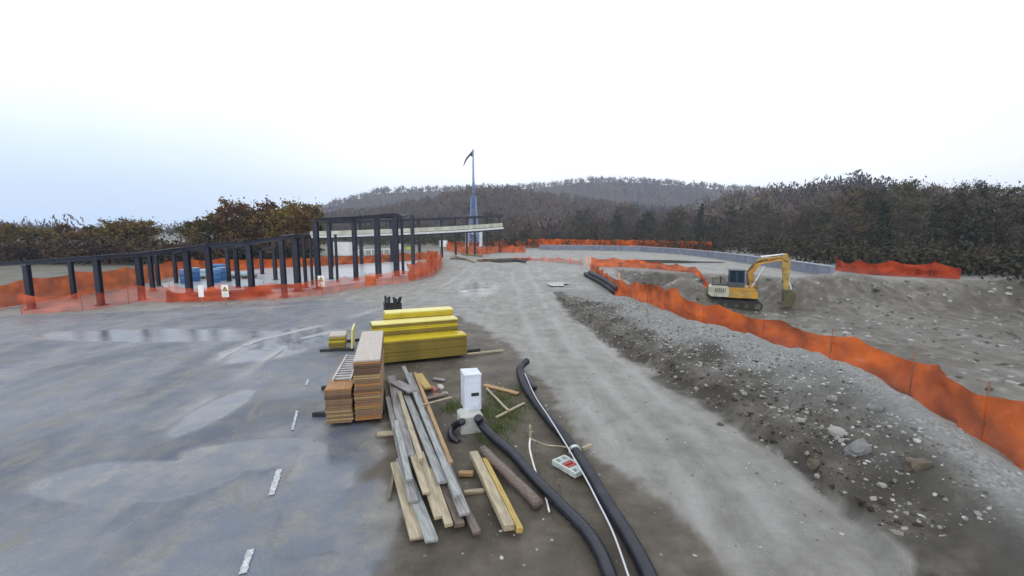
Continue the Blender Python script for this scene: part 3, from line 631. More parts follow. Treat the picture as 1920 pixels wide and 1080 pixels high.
fence([AT(1566, 40).xy, AT(1600, 38).xy, AT(1640, 36).xy, AT(1700, 35).xy, AT(1800, 33).xy], 1.2, net_r, 'dark red orange net fence under the wood beyond the end of the wall', sp=2.5, sag=.4)
fence(P_([(40, 590), (150, 585), (262, 567), (330, 568), (420, 566), (520, 562), (600, 554), (700, 537), (765, 530), (812, 519), (827, 503), (826, 487)]), .95, net_o, 'see through orange net fence along the front edge of the slab', hs=[.9] * 3 + [.85, .9, .9, .9, .85, .9, 1.3, 1.5, 1.1])
fence(P_([(312, 566), (370, 565), (440, 562), (498, 556), (505, 549), (460, 553)]), .55, net_r, 'slack dark red net bundled against the front fence near the warning signs', hs=[.55, .65, .65, .6, .5, .4], sag=.2, wave=.18)
fence(P_([(765, 526), (800, 516), (818, 505), (820, 492), (800, 488)]), 1.2, net_d, 'second bright orange net folded round the right corner of the slab', sag=.1, wave=.15)
fence(P_([(-60, 590), (150, 553), (240, 540), (300, 525), (380, 511), (500, 504), (600, 499), (700, 493), (780, 488), (822, 484)]), 1.1, net_d, 'orange net fence along the back edge of the slab behind the columns', hs=[1.3] * 4 + [1.2, .95, .95, .95, .95, .9], sp=3)
fence(P_([(458, 549), (470, 546), (540, 542), (575, 543)]), .35, net_r, 'low dark red net strip around the thick column bases', hs=[.35, .35, .32, .3], sag=.05)
# pale stakes by the fence end
for (a, b, t, lab) in ((1100, 500, 480, 'left one of the two pale pink stakes at the fence corner'), (1107, 502, 481, 'right one of the two pale pink stakes at the fence corner'), (1160, 538, 512, 'single pale orange stake standing in the fence beside the black pipes')):
    p = G(a, b); zt = ZT(a, t, p); o = MB().box((0, 0, zt / 2), (.14 if a < 1150 else .1, .08, zt), bev=.01).build('marker_stake', pstake); o.location = p; tag(o, lab, 'stake', 'pale marker stakes')
# orange barrier cube at slab edge
o = MB().box((0, 0, .3), (.6, .4, .6), bev=.05).build('orange_bin', mat('orange_plastic', (.6, .17, .03), .5, .3, 4)); o.location = G(696, 534); tag(o, 'small orange box standing at the slab edge inside the net', 'box')
# ------------------------------------------------------------------ warning signs
wht = mat('sign_white', (.8, .8, .78), .45, .06, 3); yel = mat('sign_yellow', (.8, .6, .03), .4, .1, 3); blk = mat('sign_black', (.02, .02, .02), .5, .1, 3); wood_m = mat('stake_wood', (.3, .2, .12), .8, .3, 8, stretch=(1, 1, 6))
def sign(px, yt, yb, ybase, w_px, pict, lab, tilt):
    p = G(px, ybase); zt = ZT(px, yt, p); zb = ZT(px, yb, p); w = w_px * p.y / FPX; h = zt - zb; r_ = empty('warning_sign', p, R(tilt))
    MB().box((0, 0, (zb + zt) / 2), (w, .02, h), bev=.004).build('sign_board', wht, r_)
    MB().bar((0, .03, -.1), (0, .03, zt - .05), .035, .035).build('stake', wood_m, r_)
    if pict:
        cz = zt - h * .36; s = w * .36
        MB().prism([(-s, cz - s * .75), (s, cz - s * .75), (0, cz + s)], -.016, -.0125).build('warning_triangle', yel, r_)
        m = MB(); 
        for (a, b) in (((-s, cz - s * .75), (s, cz - s * .75)), ((s, cz - s * .75), (0, cz + s)), ((0, cz + s), (-s, cz - s * .75))): m.bar((a[0], -.018, a[1]), (b[0], -.018, b[1]), .004, .03)
        m.box((0, -.019, cz + .01), (.03, .004, s * .7)); m.box((0, -.019, cz - s * .5), (.03, .004, .03)); m.build('pictogram', blk, r_)
        m = MB()
        for k in range(3): m.box((0, -.014, zb + h * (.1 + .09 * k)), (w * .7, .003, h * .03))
        m.build('text_lines', mat('faded_grey', (.45, .45, .45), .6, .1), r_)
    tag(r_, lab, 'sign', 'white warning signs on the net')
sign(379, 535, 557, 572, 9.5, False, 'leftmost white sign, blank, hung on the dark red net', 6)
sign(424, 534, 557, 571, 12, True, 'middle white sign with a warning triangle on the dark red net', 8)
sign(603.5, 517, 537, 553, 12.5, True, 'white sign with a warning triangle standing on a wooden stake below the pale deck', -4)
# ------------------------------------------------------------------ things on and behind the slab
bdr = mat('blue_plastic', (.03, .13, .32), .35, .2, 4); bdr2 = mat('pale_blue_wrap', (.3, .42, .5), .4, .3, 3)
def drum(px, yb, lab, h=.9, r=.3):
    p = G(px, yb, .07); d = empty('drum', p); zs = [0, .02, .3, .32, .34, .6, .62, .64, .88, .9]; rs = [.96, 1, 1, 1.05, 1, 1, 1.05, 1, 1, .95]
    MB().tube([(0, 0, z * h / .9) for z in zs], [r * q for q in rs], 16).build('drum_body', bdr, d, True); MB().tube([(0, 0, h), (0, 0, h + .02)], r * .9, 16).build('lid', bdr2, d)
    tag(d, lab, 'drum', 'blue drums between the columns')
for px, yb, l_ in ((348, 531, 'blue drum just left of the thick second column'), (367, 527, 'pale lidded blue drum right of the thick column'), (404, 530, 'blue drum beside the third thick column'), (417, 526, 'blue drum farthest right of those between the columns')): drum(px, yb, l_)
def wrapped(px, yb, w, d, h, m, lab, nm='wrapped_pallet', cat='pallet load'):
    p = G(px, yb, .07); r_ = empty(nm, p, R(8))
    MB().box((0, 0, .16 + h / 2), (w, d, h), bev=.06).build('load', m, r_)
    b = MB()
    for k in (-1, 0, 1): b.box((k * w * .42, 0, .06), (.1, d, .12))
    for k in range(5): b.box((0, (k / 4 - .5) * d * .9, .14), (w, .1, .022))
    b.build('pallet', wood_m, r_); tag(r_, lab, cat)
wrapped(380, 522, 1.0, .8, .5, bdr2, 'pale blue wrapped pallet load between two thick columns')
wrapped(409, 516, .9, .7, .7, bdr, 'dark blue covered load behind the third thick column')
wrapped(458, 521, 1.6, .9, .25, bdr2, 'low pale pallet load near the single light topped column')
def cabin(px, yb, yt, w_px, lab, m, nm='site_cabin', cat='cabin', D=None):
    p = AT(px, D) if D else G(px, yb); zt = ZT(px, yt, p); zb = ZT(px, yb, p); w = w_px * p.y / FPX; h = zt - max(0, zb); r_ = empty(nm, (p.x, p.y, max(0, zb)), R(-10))
    b = MB().box((0, 0, h / 2), (w, w * .6, h), bev=.04); b.build('shell', m, r_)
    b = MB(); n = max(4, int(w / .25))
    for k in range(n): b.box((-w / 2 + w * (k + .5) / n, -w * .3 - .012, h / 2), (.05, .02, h * .86))
    b.build('ribs', m, r_); MB().box((0, 0, h + .03), (w * 1.04, w * .64, .06)).build('roof', steel, r_)
    tag(r_, lab, cat); return r_
cabin(643.5, 479, 453, 36, 'white boxy cabin behind the columns under the pale deck', mat('cabin_white', (.85, .87, .9), .4, .04, 2))
cabin(832, 463, 450.5, 13, 'small white cabin left of the mast at the road end', mat('cabin_white2', (.8, .82, .84), .4, .04, 2), D=80)
cabin(750, 468, 457, 8, 'tiny white box behind the thickest column under the deck', mat('cabin_white3', (.75, .77, .8), .4, .04, 2), D=70)
cabin(767, 468, 462, 8, 'tiny yellow green box right of the thickest column', mat('lime_box', (.5, .55, .05), .5, .1, 2), D=68)
rl = empty('white_rail', AT(708, 66)); b = MB(); a0 = AT(672, 64, .75) - rl.location; a1 = AT(742, 68, .75) - rl.location; b.bar(a0, a1, .08, .16); b.build('rail', whi, rl)
for k in range(7): q = a0.lerp(a1, k / 6); MB().box((q.x, q.y, q.z / 2), (.1, .1, q.z)).build('rail_post', whi, rl)
tag(rl, 'thin white guard rail behind the orange net under the deck', 'rail')
# ------------------------------------------------------------------ excavator
exy = mat('excavator_yellow', (.30, .15, .018), .5, .2, 1.6, .1, 20, col2=(.58, .31, .03)); exg = mat('excavator_grey', (.30, .30, .24), .5, .2, 2, col2=(.5, .5, .42)); excb = mat('cab_frame_grey', (.05, .06, .08), .5, .2, 3); exd = mat('rubber_black', (.018, .018, .02), .7, .3, 6); exw = mat('cab_glass', (.01, .025, .05), .08, .2, 2); exb = mat('bucket_steel', (.07, .07, .03), .6, .4, 5); brw = mat('muddy_yellow', (.33, .22, .05), .6, .4, 4)
ep = Vector((15.75, 32, -1.9)); ex = empty('excavator', ep, R(-22)); 
def track(y):
    L2 = 1.35; r = .33; pr = []
    for k in range(9): a = math.pi / 2 + math.pi * k / 8; pr.append((-L2 + .0 + r * math.cos(a), r + r * math.sin(a)))
    for k in range(9): a = -math.pi / 2 + math.pi * k / 8; pr.append((L2 + r * math.cos(a), r + r * math.sin(a)))
    t = MB().prism(pr, y - .22, y + .22)
    n = 26
    for k in range(n):
        for z in (-.01, 2 * r + .01): t.box((-L2 + 2 * L2 * (k + .5) / n, y, z), (.06, .46, .04))
    o = t.build('track', exd, ex)
    w = MB()
    for k in range(5): x = -L2 + 2 * L2 * k / 4; w.tube([(x, y - .24, r * .95), (x, y + .24, r * .95)], r * (.62 if k in (0, 4) else .4), 14)
    w.build('rollers', exb, o)
track(-.85); track(.85)
MB().box((0, 0, .55), (1.6, 1.3, .3)).tube([(0, 0, .6), (0, 0, .85)], .55, 20).build('undercarriage', exd, ex)
body = MB().prism([(-.5, .86), (1.35, .86), (1.35, 1.25), (1.15, 1.55), (.2, 1.62), (-.5, 1.62)], -.95, .95).build('body', exy, ex)
MB().prism([(-1.85, 1.05), (-1.65, .88), (-.5, .88), (-.5, 1.66), (-1.5, 1.66), (-1.8, 1.52)], -.93, .93).build('counterweight', exg, ex)
MB().box((-1.1, 0, 1.70), (1.1, 1.5, .07), bev=.02).build('engine_hood', exd, ex)
g = MB()
for k in range(6): g.box((-1.4 + k * .13, -.94, 1.35), (.05, .02, .3))
g.build('grille', exd, ex)
cabm = MB()
for x, y in ((-.55, -.92), (.45, -.92), (-.55, -.02), (.45, -.02)): cabm.bar((x, y, 1.6), (x * .92, y, 2.75), .07, .07)
cabm.box((-.05, -.47, 2.79), (1.15, 1.05, .09), bev=.03); cabm.box((-.05, -.94, 1.78), (1.0, .04, .35)); cabm.box((-.05, -.925, 2.3), (.05, .05, .9))
co = cabm.build('cab', excb, ex); MB().box((-.05, -.47, 2.28), (.93, .84, .9)).build('cab_window', exw, co)
bm_ = MB().prism([(1.0, 1.15), (1.35, 1.3), (1.05, 2.5), (1.5, 3.2), (2.7, 3.5), (3.05, 3.45), (3.1, 3.62), (2.7, 3.78), (1.4, 3.6), (.7, 2.75)], .1, .45).build('boom', exy, ex)
MB().tube([(.9, .05, 1.3), (1.75, .05, 3.1)], [.07, .045], 10).build('boom_cylinder', gal, bm_)
MB().tube([(1.5, .27, 3.72), (2.95, .27, 3.95)], [.075, .05], 10).build('arm_cylinder', gal, bm_)
am = MB().prism([(2.85, 3.95), (3.1, 4.0), (3.35, 3.5), (3.3, 1.35), (3.1, 1.3), (2.9, 2.6), (2.8, 3.4)], .14, .42).build('arm', brw, ex)
bk = MB().prism([(3.0, 1.45), (3.45, 1.5), (3.75, 1.2), (3.8, .7), (3.5, .35), (3.0, .3), (2.85, .55), (3.05, .6)], -.15, .7)
for k in range(4): bk.box((2.85, -.08 + .24 * k, .45), (.22, .07, .06))
bk.build('bucket', exb, ex)
MB().bar((1.25, -.9, 1.62), (1.25, .0, 1.62), .05, .3).build('front_panel', brw, ex)
hs_ = MB()
hs_.tube([(.75, -.0, 1.7), (.6, .02, 2.6), (1.1, .05, 3.35), (1.9, .06, 3.6)], .03, 6); hs_.tube([(.8, .08, 1.7), (.7, .1, 2.6), (1.2, .08, 3.3), (2.7, .08, 3.7), (3.2, .1, 3.4)], .025, 6); hs_.build('hydraulic_hose', exd, bm_)
MB().tube([(3.2, .28, 3.3), (3.35, .28, 2.0), (3.45, .28, 1.75)], [.06, .05, .035], 8).bar((3.12, .28, 1.9), (3.48, .28, 1.75), .06, .07).bar((3.48, .28, 1.75), (3.5, .28, 1.4), .06, .07).build('bucket_cylinder', gal, am)
MB().tube([(-1.0, .5, 1.7), (-1.0, .5, 2.15), (-1.12, .5, 2.25)], .05, 8).build('exhaust', exd, ex)
hr_ = MB()
for a, b in (((.75, -.9, 1.55), (.75, -.9, 2.1)), ((1.25, -.9, 1.5), (1.25, -.9, 2.05)), ((.75, -.9, 2.1), (1.25, -.9, 2.05)), ((-1.55, .85, 1.7), (-1.55, .85, 2.0)), ((-.7, .85, 1.7), (-.7, .85, 2.0)), ((-1.55, .85, 2.0), (-.7, .85, 2.0))): hr_.bar(a, b, .035, .035)
hr_.build('handrail', exd, ex); MB().box((.62, -1.02, 2.35), (.03, .16, .26), bev=.01).bar((.45, -.93, 2.5), (.62, -1.0, 2.42), .02, .02).build('mirror', exd, ex)
st2 = MB()
for k in range(4): st2.box((-.35 + .38 * k, -.955, 1.12), (.3, .012, .34))
st2.box((.45, -.97, 1.4), (1.6, .01, .05)); st2.build('side_door', mat('muddy_panel', (.24, .17, .07), .6, .3, 2.5, col2=(.5, .32, .06)), body)
ex.scale = (.97, .97, .97)
tag(ex, 'yellow tracked excavator with grey counterweight and raised bent arm in the pit', 'excavator')
# ------------------------------------------------------------------ formwork panels
def grain(name, c1, c2, rough=.5, st=(1, 14, 14), sc=3): return mat(name, c1, rough, .2, sc, .25, 30, col2=c2, stretch=st)
yl1 = grain('yellow_panel', (.40, .30, .012), (.60, .48, .025), .35); yl2 = grain('olive_yellow_panel', (.135, .10, .014), (.26, .195, .03), .5); ylp = grain('pale_yellow_panel', (.62, .55, .15), (.75, .70, .30), .35); yle = mat('yellow_edge', (.6, .5, .02), .4, .2, 6)  # olive copy holds the painted side shade, brighter yellow the highlight on top
br1 = grain('brown_ply', (.15, .085, .05), (.24, .15, .085)); br2 = grain('tan_ply', (.25, .17, .075), (.36, .26, .12)); br3 = grain('orange_ply', (.27, .115, .035), (.38, .19, .06)); br4 = grain('grey_ply', (.36, .32, .28), (.48, .42, .37), .4); br5 = grain('dark_ply', (.09, .05, .03), (.14, .08, .05))
def stack(loc, rz, L_, W_, th, n, mats, lab, grp, top_mat=None, jit=.016, gap=.005, nm='formwork_sheet', top_lab=None, z0=.1, seed=1):
    rd = random.Random(seed); base = {}
    for k in range(n):
        m = top_mat if (k == n - 1 and top_mat) else mats[rd.randrange(len(mats))]
        if m.name not in base:
            o = MB().box((0, 0, th / 2), (L_, W_, th), bev=.004).build(nm, m); base[m.name] = o
        else: o = base[m.name].copy(); C.objects.link(o)
        o.location = Vector(loc) + Vector((rd.uniform(-jit, jit), rd.uniform(-jit, jit), z0 + k * (th + gap))); o.rotation_euler = (0, 0, rz + rd.uniform(-.006, .006))
        tag(o, (top_lab if k == n - 1 and top_lab else lab), 'panel', grp)
def centre(pl, pr, W_):  # front bottom corners -> centre, angle, length
    d = pr - pl; rz = math.atan2(d.y, d.x); nrm = Vector((-math.sin(rz), math.cos(rz), 0)); return (pl + pr) / 2 + nrm * W_ / 2, rz, d.length
# front yellow stack
c1, rz1, l1 = centre(G(717, 688), G(876, 671), .5)
stack((c1.x, c1.y, 0), rz1, l1, .5, .04, 13, [yl2], 'yellow brown panel with painted side shade in the lowest, front stack of the three long yellow stacks', 'panels of the front yellow stack', yl1, top_lab='yellow top panel, bright highlight painted in, of the front long yellow stack', seed=2)
nrm = Vector((-math.sin(rz1), math.cos(rz1), 0)); ax = Vector((math.cos(rz1), math.sin(rz1), 0))
c2 = c1 + nrm * .58 - ax * .14
stack((c2.x, c2.y, 0), rz1 + .01, l1 * 1.03, .5, .04, 21, [yl2, yl1], 'yellow panel in the middle one of the three long yellow stacks', 'panels of the middle yellow stack', ylp, top_lab='pale yellow top panel of the middle long yellow stack', seed=3)
c3 = c2 + nrm * .6 + ax * .22
stack((c3.x, c3.y, 0), rz1 + .005, l1 * .86, .48, .04, 25, [yl1, yl2], 'yellow panel in the rear one of the three long yellow stacks', 'panels of the rear yellow stack', ylp, top_lab='pale top panel of the rear, highest long yellow stack', seed=4)
# tall brown stack (end on)
def endstack(pl, pr, Lg, **kw):
    d = pr - pl; rz = math.atan2(d.y, d.x); nrm = Vector((-math.sin(rz), math.cos(rz), 0)); c = (pl + pr) / 2 + nrm * Lg / 2; return c, rz, d.length
c4, rz4, w4 = endstack(G(667, 797), G(717, 792), 2.5)
dir4 = Vector((G(690, 640).x - G(688, 700).x, 2.5, 0))
stack((c4.x, c4.y, 0), rz4 + math.pi / 2, 2.5, w4, .036, 28, [br1, br1, br5, br2, br3], 'brown plywood panel in the tall stack seen end on', 'panels of the tall brown stack', br4, top_lab='pale pinkish grey top panel of the tall brown stack', seed=5, z0=.08)
c5, rz5, w5 = endstack(G(612, 803), G(662, 799), 2.2)
stack((c5.x, c5.y, 0), rz5 + math.pi / 2, 2.2, w5, .036, 16, [br1, br5, br1, br2], 'reddish brown panel in the shorter stack left of the tall brown stack', 'panels of the short brown stack', br3, top_lab='orange brown top panel under the grey ladder on the short stack', seed=6, z0=.08)
ztop = .08 + 16 * .039
ld = empty('metal_ladder', (c5.x, c5.y, ztop + .005), rz5 + math.pi / 2); lm = mat('ladder_metal', (.45, .47, .5), .4, .2, 5, metal=.5)
for s in (-1, 1): MB().box((.2, s * w5 * .34, .04), (1.75, .035, .07)).build('rail', lm, ld)
for k in range(11): MB().box((-.6 + k * .16, 0, .05), (.05, w5 * .68, .03)).build('rung', lm, ld)
tag(ld, 'grey metal ladder lying on top of the short brown stack', 'ladder')
# black bearers under and beside the stacks
bl = mat('black_timber', (.02, .02, .025), .7, .3, 6, stretch=(1, 8, 8))
def timber(a, b, w, h, m, lab, z=.0, z2=None, nm='timber', grp=None, cat='timber', bev=.006, roll=0):
    A = G(a[0], a[1], z + h / 2); B = G(b[0], b[1], (z if z2 is None else z2) + h / 2); c = (A + B) / 2
    o = MB().box((0, 0, 0), ((B - A).length, w, h), bev=bev).build(nm, m); o.location = c; o.rotation_euler = ((B - A).to_track_quat('X', 'Z').to_matrix() @ Matrix.Rotation(roll, 3, 'X')).to_euler(); tag(o, lab, cat, grp); return o
timber((600, 658), (664, 655), .09, .09, bl, 'black bearer sticking out left under the small yellow stack')
timber((650, 640), (674, 637), .09, .09, bl, 'short black bearer right of the small yellow stack')
timber((586, 777), (720, 772), .08, .08, bl, 'black bearer under the near ends of the two brown stacks')
timber((603, 727), (735, 722), .08, .08, bl, 'black bearer under the middle of the two brown stacks')
timber((700, 678), (900, 656), .09, .09, bl, 'dark bearer under the front long yellow stack')
# small yellow stack
c6, rz6, w6 = endstack(G(617, 660), G(648, 658), .75)
stack((c6.x, c6.y, 0), rz6, w6, .62, .05, 7, [yl2, yl1], 'yellow block in the small yellow stack on the wet asphalt', 'blocks of the small yellow stack', br4, top_lab='pinkish top piece of the small yellow stack', nm='formwork_block', z0=.09, jit=.02, seed=8)
p = G(649, 659); o = MB().box((0, 0, .36), (.05, 1.0, .56), bev=.004).build('formwork_sheet', ylp); o.location = (p.x + .06, p.y + .42, 0.02); o.rotation_euler = (0, R(3), rz6); tag(o, 'pale yellow panel standing on edge against the small yellow stack', 'panel')
o = MB().box((0, 0, .02), (w6 * 1.15, .3, .04), bev=.004).build('formwork_block', yl1); o.location = (c6.x - .05, c6.y - .3, .09 + 3 * .053 + .26); o.rotation_euler = (0, 0, rz6); bpy.data.objects.remove(o)
# black crate behind yellow stacks
ck = empty('black_crate', G(737, 603), rz1)
cb = MB(); 
for s in (-1, 1): cb.box((s * .3, 0, .38), (.04, .5, .76)); cb.box((0, s * .25, .36), (.6, .04, .7))
for k in range(5): cb.box((-.24 + k * .12, -.28, .38), (.03, .03, .76))
cb.build('crate_shell', bl, ck)
cb = MB(); rd = random.Random(3)
for k in range(9): a = Vector((rd.uniform(-.25, .25), rd.uniform(-.2, .2), .66)); cb.tube([a, a + Vector((rd.uniform(-.12, .12), rd.uniform(-.1, .1), rd.uniform(.2, .38)))], .045, 7)
cb.build('crate_contents', exd, ck); tag(ck, 'black slatted crate with dark fittings sticking out behind the yellow stacks', 'crate')
# ------------------------------------------------------------------ loose boards
bw = [grain('grey_board', (.13, .13, .135), (.34, .33, .33)), grain('pale_board', (.22, .18, .12), (.46, .40, .28)), grain('tan_board', (.28, .16, .07), (.44, .28, .13)), grain('brown_board', (.07, .05, .04), (.19, .15, .125)), grain('bluegrey_board', (.15, .165, .17), (.36, .38, .38)), grain('yellow_board', (.34, .23, .05), (.52, .38, .11))]
B_ = [((733, 705), (768, 855), .17, .03, 0, .22, .22, 'wide grey board, leftmost of the long plank pile'),
 ((723, 715), (757, 862), .13, .03, 3, .10, .10, 'grey brown board under the left edge of the plank pile'),
 ((742, 868), (782, 1010), .16, .04, 1, .06, .06, 'pale brown board at the lower left end of the plank pile'),
 ((752, 860), (810, 1015), .15, .04, 4, .08, .08, 'blue grey board at the lower end of the pile, second from the left'),
 ((748, 735), (790, 862), .08, .05, 1, .28, .28, 'narrow cream batten down the middle of the plank pile'),
 ((757, 688), (858, 930), .09, .05, 4, .2, .26, 'long bluish batten crossing the whole plank pile'),
 ((772, 712), (872, 965), .14, .04, 0, .12, .16, 'long grey plank right of the bluish batten'),
 ((762, 742), (830, 905), .13, .04, 4, .16, .2, 'light blue grey plank in the centre of the pile'),
 ((778, 700), (845, 870), .07, .06, 2, .2, .14, 'long orange tan batten, rightmost of the plank pile'),
 ((785, 850), (826, 970), .15, .05, 1, .16, .12, 'yellowish stained board in the lower middle of the pile'),
 ((755, 800), (800, 925), .1, .04, 1, .2, .2, 'thin cream board between grey planks low in the pile'),
 ((800, 835), (862, 985), .12, .06, 3, .1, .08, 'dark weathered beam on the right side of the pile'),
 ((822, 855), (895, 1000), .1, .05, 3, .05, .05, 'brown grey lath lying apart right of the plank pile'),
 ((812, 800), (846, 868), .07, .04, 1, .1, .06, 'short pale lath against the tan batten'),
 ((741, 865), (730, 935), .05, .04, 3, .03, .03, 'thin dark lath at the left foot of the plank pile'),
 ((790, 760), (846, 745), .05, .03, 1, .26, .08, 'pale stick lying across the top half of the plank pile'),
 ((707, 815), (738, 812), .12, .05, 1, .01, .01, 'short pale block between the tall stack and the planks'),
 ((785, 702), (802, 728), .17, .05, 5, .1, .1, 'short wide yellow orange board beside the tan batten'),
 ((812, 710), (834, 713), .1, .04, 0, .03, .03, 'short grey board end on the soil behind the planks'),
 ((888, 850), (955, 990), .13, .08, 1, .1, .1, 'thick cream beam, leftmost of the three at the bottom'),
 ((908, 862), (975, 995), .08, .07, 5, .06, .06, 'slim yellow beam between the cream and the brown beams'),
 ((860, 888), (888, 888), .1, .06, 2, .01, .01, 'short cross block under the bottom beams'),
 ((870, 924), (908, 920), .07, .05, 1, .01, .01, 'second short cross block, the lower one at the bottom beams'),
 ((908, 722), (972, 738), .13, .04, 2, .02, .02, 'pinkish board lying in the grass behind the white cabinet'),
 ((875, 664), (943, 657), .07, .05, 1, .06, .02, 'thin pale stick poking out right of the yellow stacks'),
 ((930, 783), (983, 756), .05, .04, 1, .03, .03, 'pale cross lath on the grass, lower of the T shape'),
 ((912, 728), (953, 770), .045, .04, 1, .04, .06, 'pale diagonal lath meeting the cross lath on the grass'),
 ((740, 716), (774, 734), .24, .04, 0, .26, .26, 'broad weathered pale board lying across the top end of the plank pile'),
 ((728, 745), (775, 940), .12, .04, 0, .14, .14, 'long grey plank at the left side under the wide grey board'),
 ((742, 790), (768, 900), .09, .04, 4, .26, .24, 'bluish board lying on top at the lower left of the plank pile'),
 ((760, 730), (812, 850), .1, .04, 3, .12, .12, 'dark brown plank seen in the gap in the middle of the pile'),
 ((770, 780), (822, 935), .11, .04, 3, .10, .10, 'brown plank under the light blue grey plank in the centre'),
 ((790, 790), (850, 950), .1, .05, 0, .06, .06, 'grey plank partly hidden under the right side planks'),
 ((768, 700), (792, 760), .1, .04, 0, .15, .15, 'short grey plank end at the top of the pile behind the batten'),
 ((806, 880), (842, 985), .1, .05, 1, .14, .12, 'stained cream board low on the right side of the pile'),
 ((1092, 842), (1108, 834), .06, .05, 1, .02, .05, 'short pale peg right of the long black hose'),
 ((800, 748), (838, 738), .11, .04, 3, .02, .04, 'broken brown board piece on the soil right of the tan batten')]
bends = random.Random(2)
for a, b, w, h, mi, z, z2, lab in B_: timber(a, b, w, h, bw[mi], lab, z, z2, 'board', cat='board', roll=bends.uniform(-.12, .12))
A = G(905, 843, .12); B = G(1010, 945, .1); c = (A + B) / 2; rd = random.Random(9)
o = MB().tube([(A - c).lerp(B - c, k / 8) + Vector((rd.uniform(-.01, .01), 0, rd.uniform(-.01, .01))) for k in range(9)], .075, 10).build('log', bw[3], smooth=True); o.location = c; tag(o, 'round brown grey log, rightmost of the three timbers at the bottom', 'log')
# rags and broken bricks
dm = [mat('broken_brick', (.3, .14, .1), .8, .3, 9), mat('mortar_lump', (.42, .4, .38), .8, .2, 9)]
def GT(px, py):
    d = G(px, py) - Vector((0, 0, CAMH))
    for k in range(60, 111):
        q = Vector((0, 0, CAMH)) + d * (k / 100)
        if q.z <= T1(q.x, q.y): return q
    return G(px, py)
def lump(px, py, s, m, lab, nm='broken_block', cat='block', sq=.6, z=0):
    s = s * (.62 if nm == 'boulder' else 1)
    bm = bmesh.new(); bmesh.ops.create_icosphere(bm, subdivisions=2, radius=1); rd = random.Random(px * 7 + py)
    for v in bm.verts:
        n = v.co.normalized(); q = 1 + rd.uniform(-.18, .18); v.co = Vector((max(-.9, min(.8, n.x * 1.1)) * q * s, max(-.85, min(.75, n.y * 1.1)) * q * s * .75, max(-.6, min(.62, n.z)) * q * s * sq * 1.35))
    me = bpy.data.meshes.new(nm); bm.to_mesh(me); bm.free(); me.materials.append(m); o = bpy.data.objects.new(nm, me); C.objects.link(o)
    p = GT(px, py); o.location = (p.x, p.y, T1(p.x, p.y) + s * .12 + z); o.rotation_euler = (rd.uniform(-.3, .3), rd.uniform(-.3, .3), rd.uniform(0, 3)); tag(o, lab, cat); return o
lump(812, 732, .12, dm[0], 'pinkish broken brick heap piece right of the tan batten'); lump(826, 728, .1, dm[1], 'grey broken mortar lump right of the pink brick piece'); lump(834, 742, .08, dm[1], 'small pale broken lump near the pale cross stick')
lump(818, 745, .09, dm[0], 'small reddish brick piece just above the pale cross stick')
# ------------------------------------------------------------------ utility cabinet
cw = mat('cabinet_white', (.58, .63, .72), .45, .12, 3); cbm = mat('cabinet_base', (.42, .43, .42), .8, .2, 5, .4)
pb = G(888, 800); cz = ZT(888, 705, pb); cbx = empty('utility_cabinet', pb, R(17)); wc = .31; dc = .40; 
MB().box((0, dc / 2, .30 + (cz - .3) / 2), (wc, dc, cz - .3), bev=.02).build('housing', cw, cbx)
MB().prism([(-wc / 2 - .006, cz), (wc / 2 + .006, cz), (wc / 2 + .006, cz + .02), (-wc / 2 - .006, cz + .03)], -.006, dc + .006).build('cap', cw, cbx)
dr = MB().box((0, -.008, .36 + (cz - .42) / 2), (wc - .06, .016, cz - .46), bev=.005).build('door', cw, cbx)
MB().box((.03, -.022, .62), (.14, .014, .06), bev=.004).build('lock_plate', blk, dr); MB().tube([(.05, -.02, .42), (.05, -.07, .42)], .035, 12).build('socket', gal, dr)
MB().box((-.08, -.06, .12), (wc + .1, .42, .42), bev=.03).build('plinth', cbm, cbx)
tag(cbx, 'upright white utility cabinet on a grey concrete plinth', 'cabinet')
# ------------------------------------------------------------------ hoses and pipes
blp = mat('black_corrugated', (.015, .017, .028), .35, .3, 8)
def hose(pts, r, lab, nm='corrugated_hose', cat='hose', corr=.10, m=None):
    P = [Vector(p) for p in pts]; out_ = []; 
    for i in range(len(P) - 1):   # catmull-rom
        p0_, p1_, p2_, p3_ = P[max(i - 1, 0)], P[i], P[i + 1], P[min(i + 2, len(P) - 1)]; n = max(3, int((p2_ - p1_).length / .03)) if corr else max(3, int((p2_ - p1_).length / .06))
        for k in range(n):
            t = k / n; out_.append(.5 * ((2 * p1_) + (-p0_ + p2_) * t + (2 * p0_ - 5 * p1_ + 4 * p2_ - p3_) * t * t + (-p0_ + 3 * p1_ - 3 * p2_ + p3_) * t ** 3))
    out_.append(P[-1]); rs = [r * (1 + (corr if k % 2 else -corr)) for k in range(len(out_))]
    o = MB().tube(out_, rs, 10).build(nm, m or blp, smooth=True); rebase(o); tag(o, lab, cat); return o
HP = [(988, 677, .2), (975, 692, .13), (983, 722, .1), (1005, 755, .1), (1032, 790, .1), (1060, 822, .1), (1088, 862, .1), (1110, 897, .1), (1132, 935, .1), (1180, 1010, .1), (1225, 1100, .1), (1250, 1200, .1)]
hose([G(a, b, z) for a, b, z in HP], .085, 'thick black corrugated hose lying from the soil patch to the bottom edge')
hose([G(a, b, z) for a, b, z in ((982, 700, .12), (992, 715, .1), (1003, 728, .06))], .06, 'short black hose stub forking off the thick hose near its far end')
hose([G(896, 782, .35), G(903, 797, .18), G(925, 820, .09), (G(960, 850, .08)), G(1005, 900, .08), G(1050, 945, .08), G(1110, 1010, .08), G(1150, 1100, .08), G(1165, 1200, .08)], .075, 'black hose curving out of the white cabinet towards the bottom')
hose([G(868, 790, .3), G(850, 800, .12), G(846, 818, .06), G(860, 830, .0)], .06, 'short black hose looping at the left of the cabinet plinth')
cord = mat('pale_cord', (.5, .52, .55), .6, .1, 5); rp = mat('white_tape', (.65, .62, .58), .6, .2, 8)
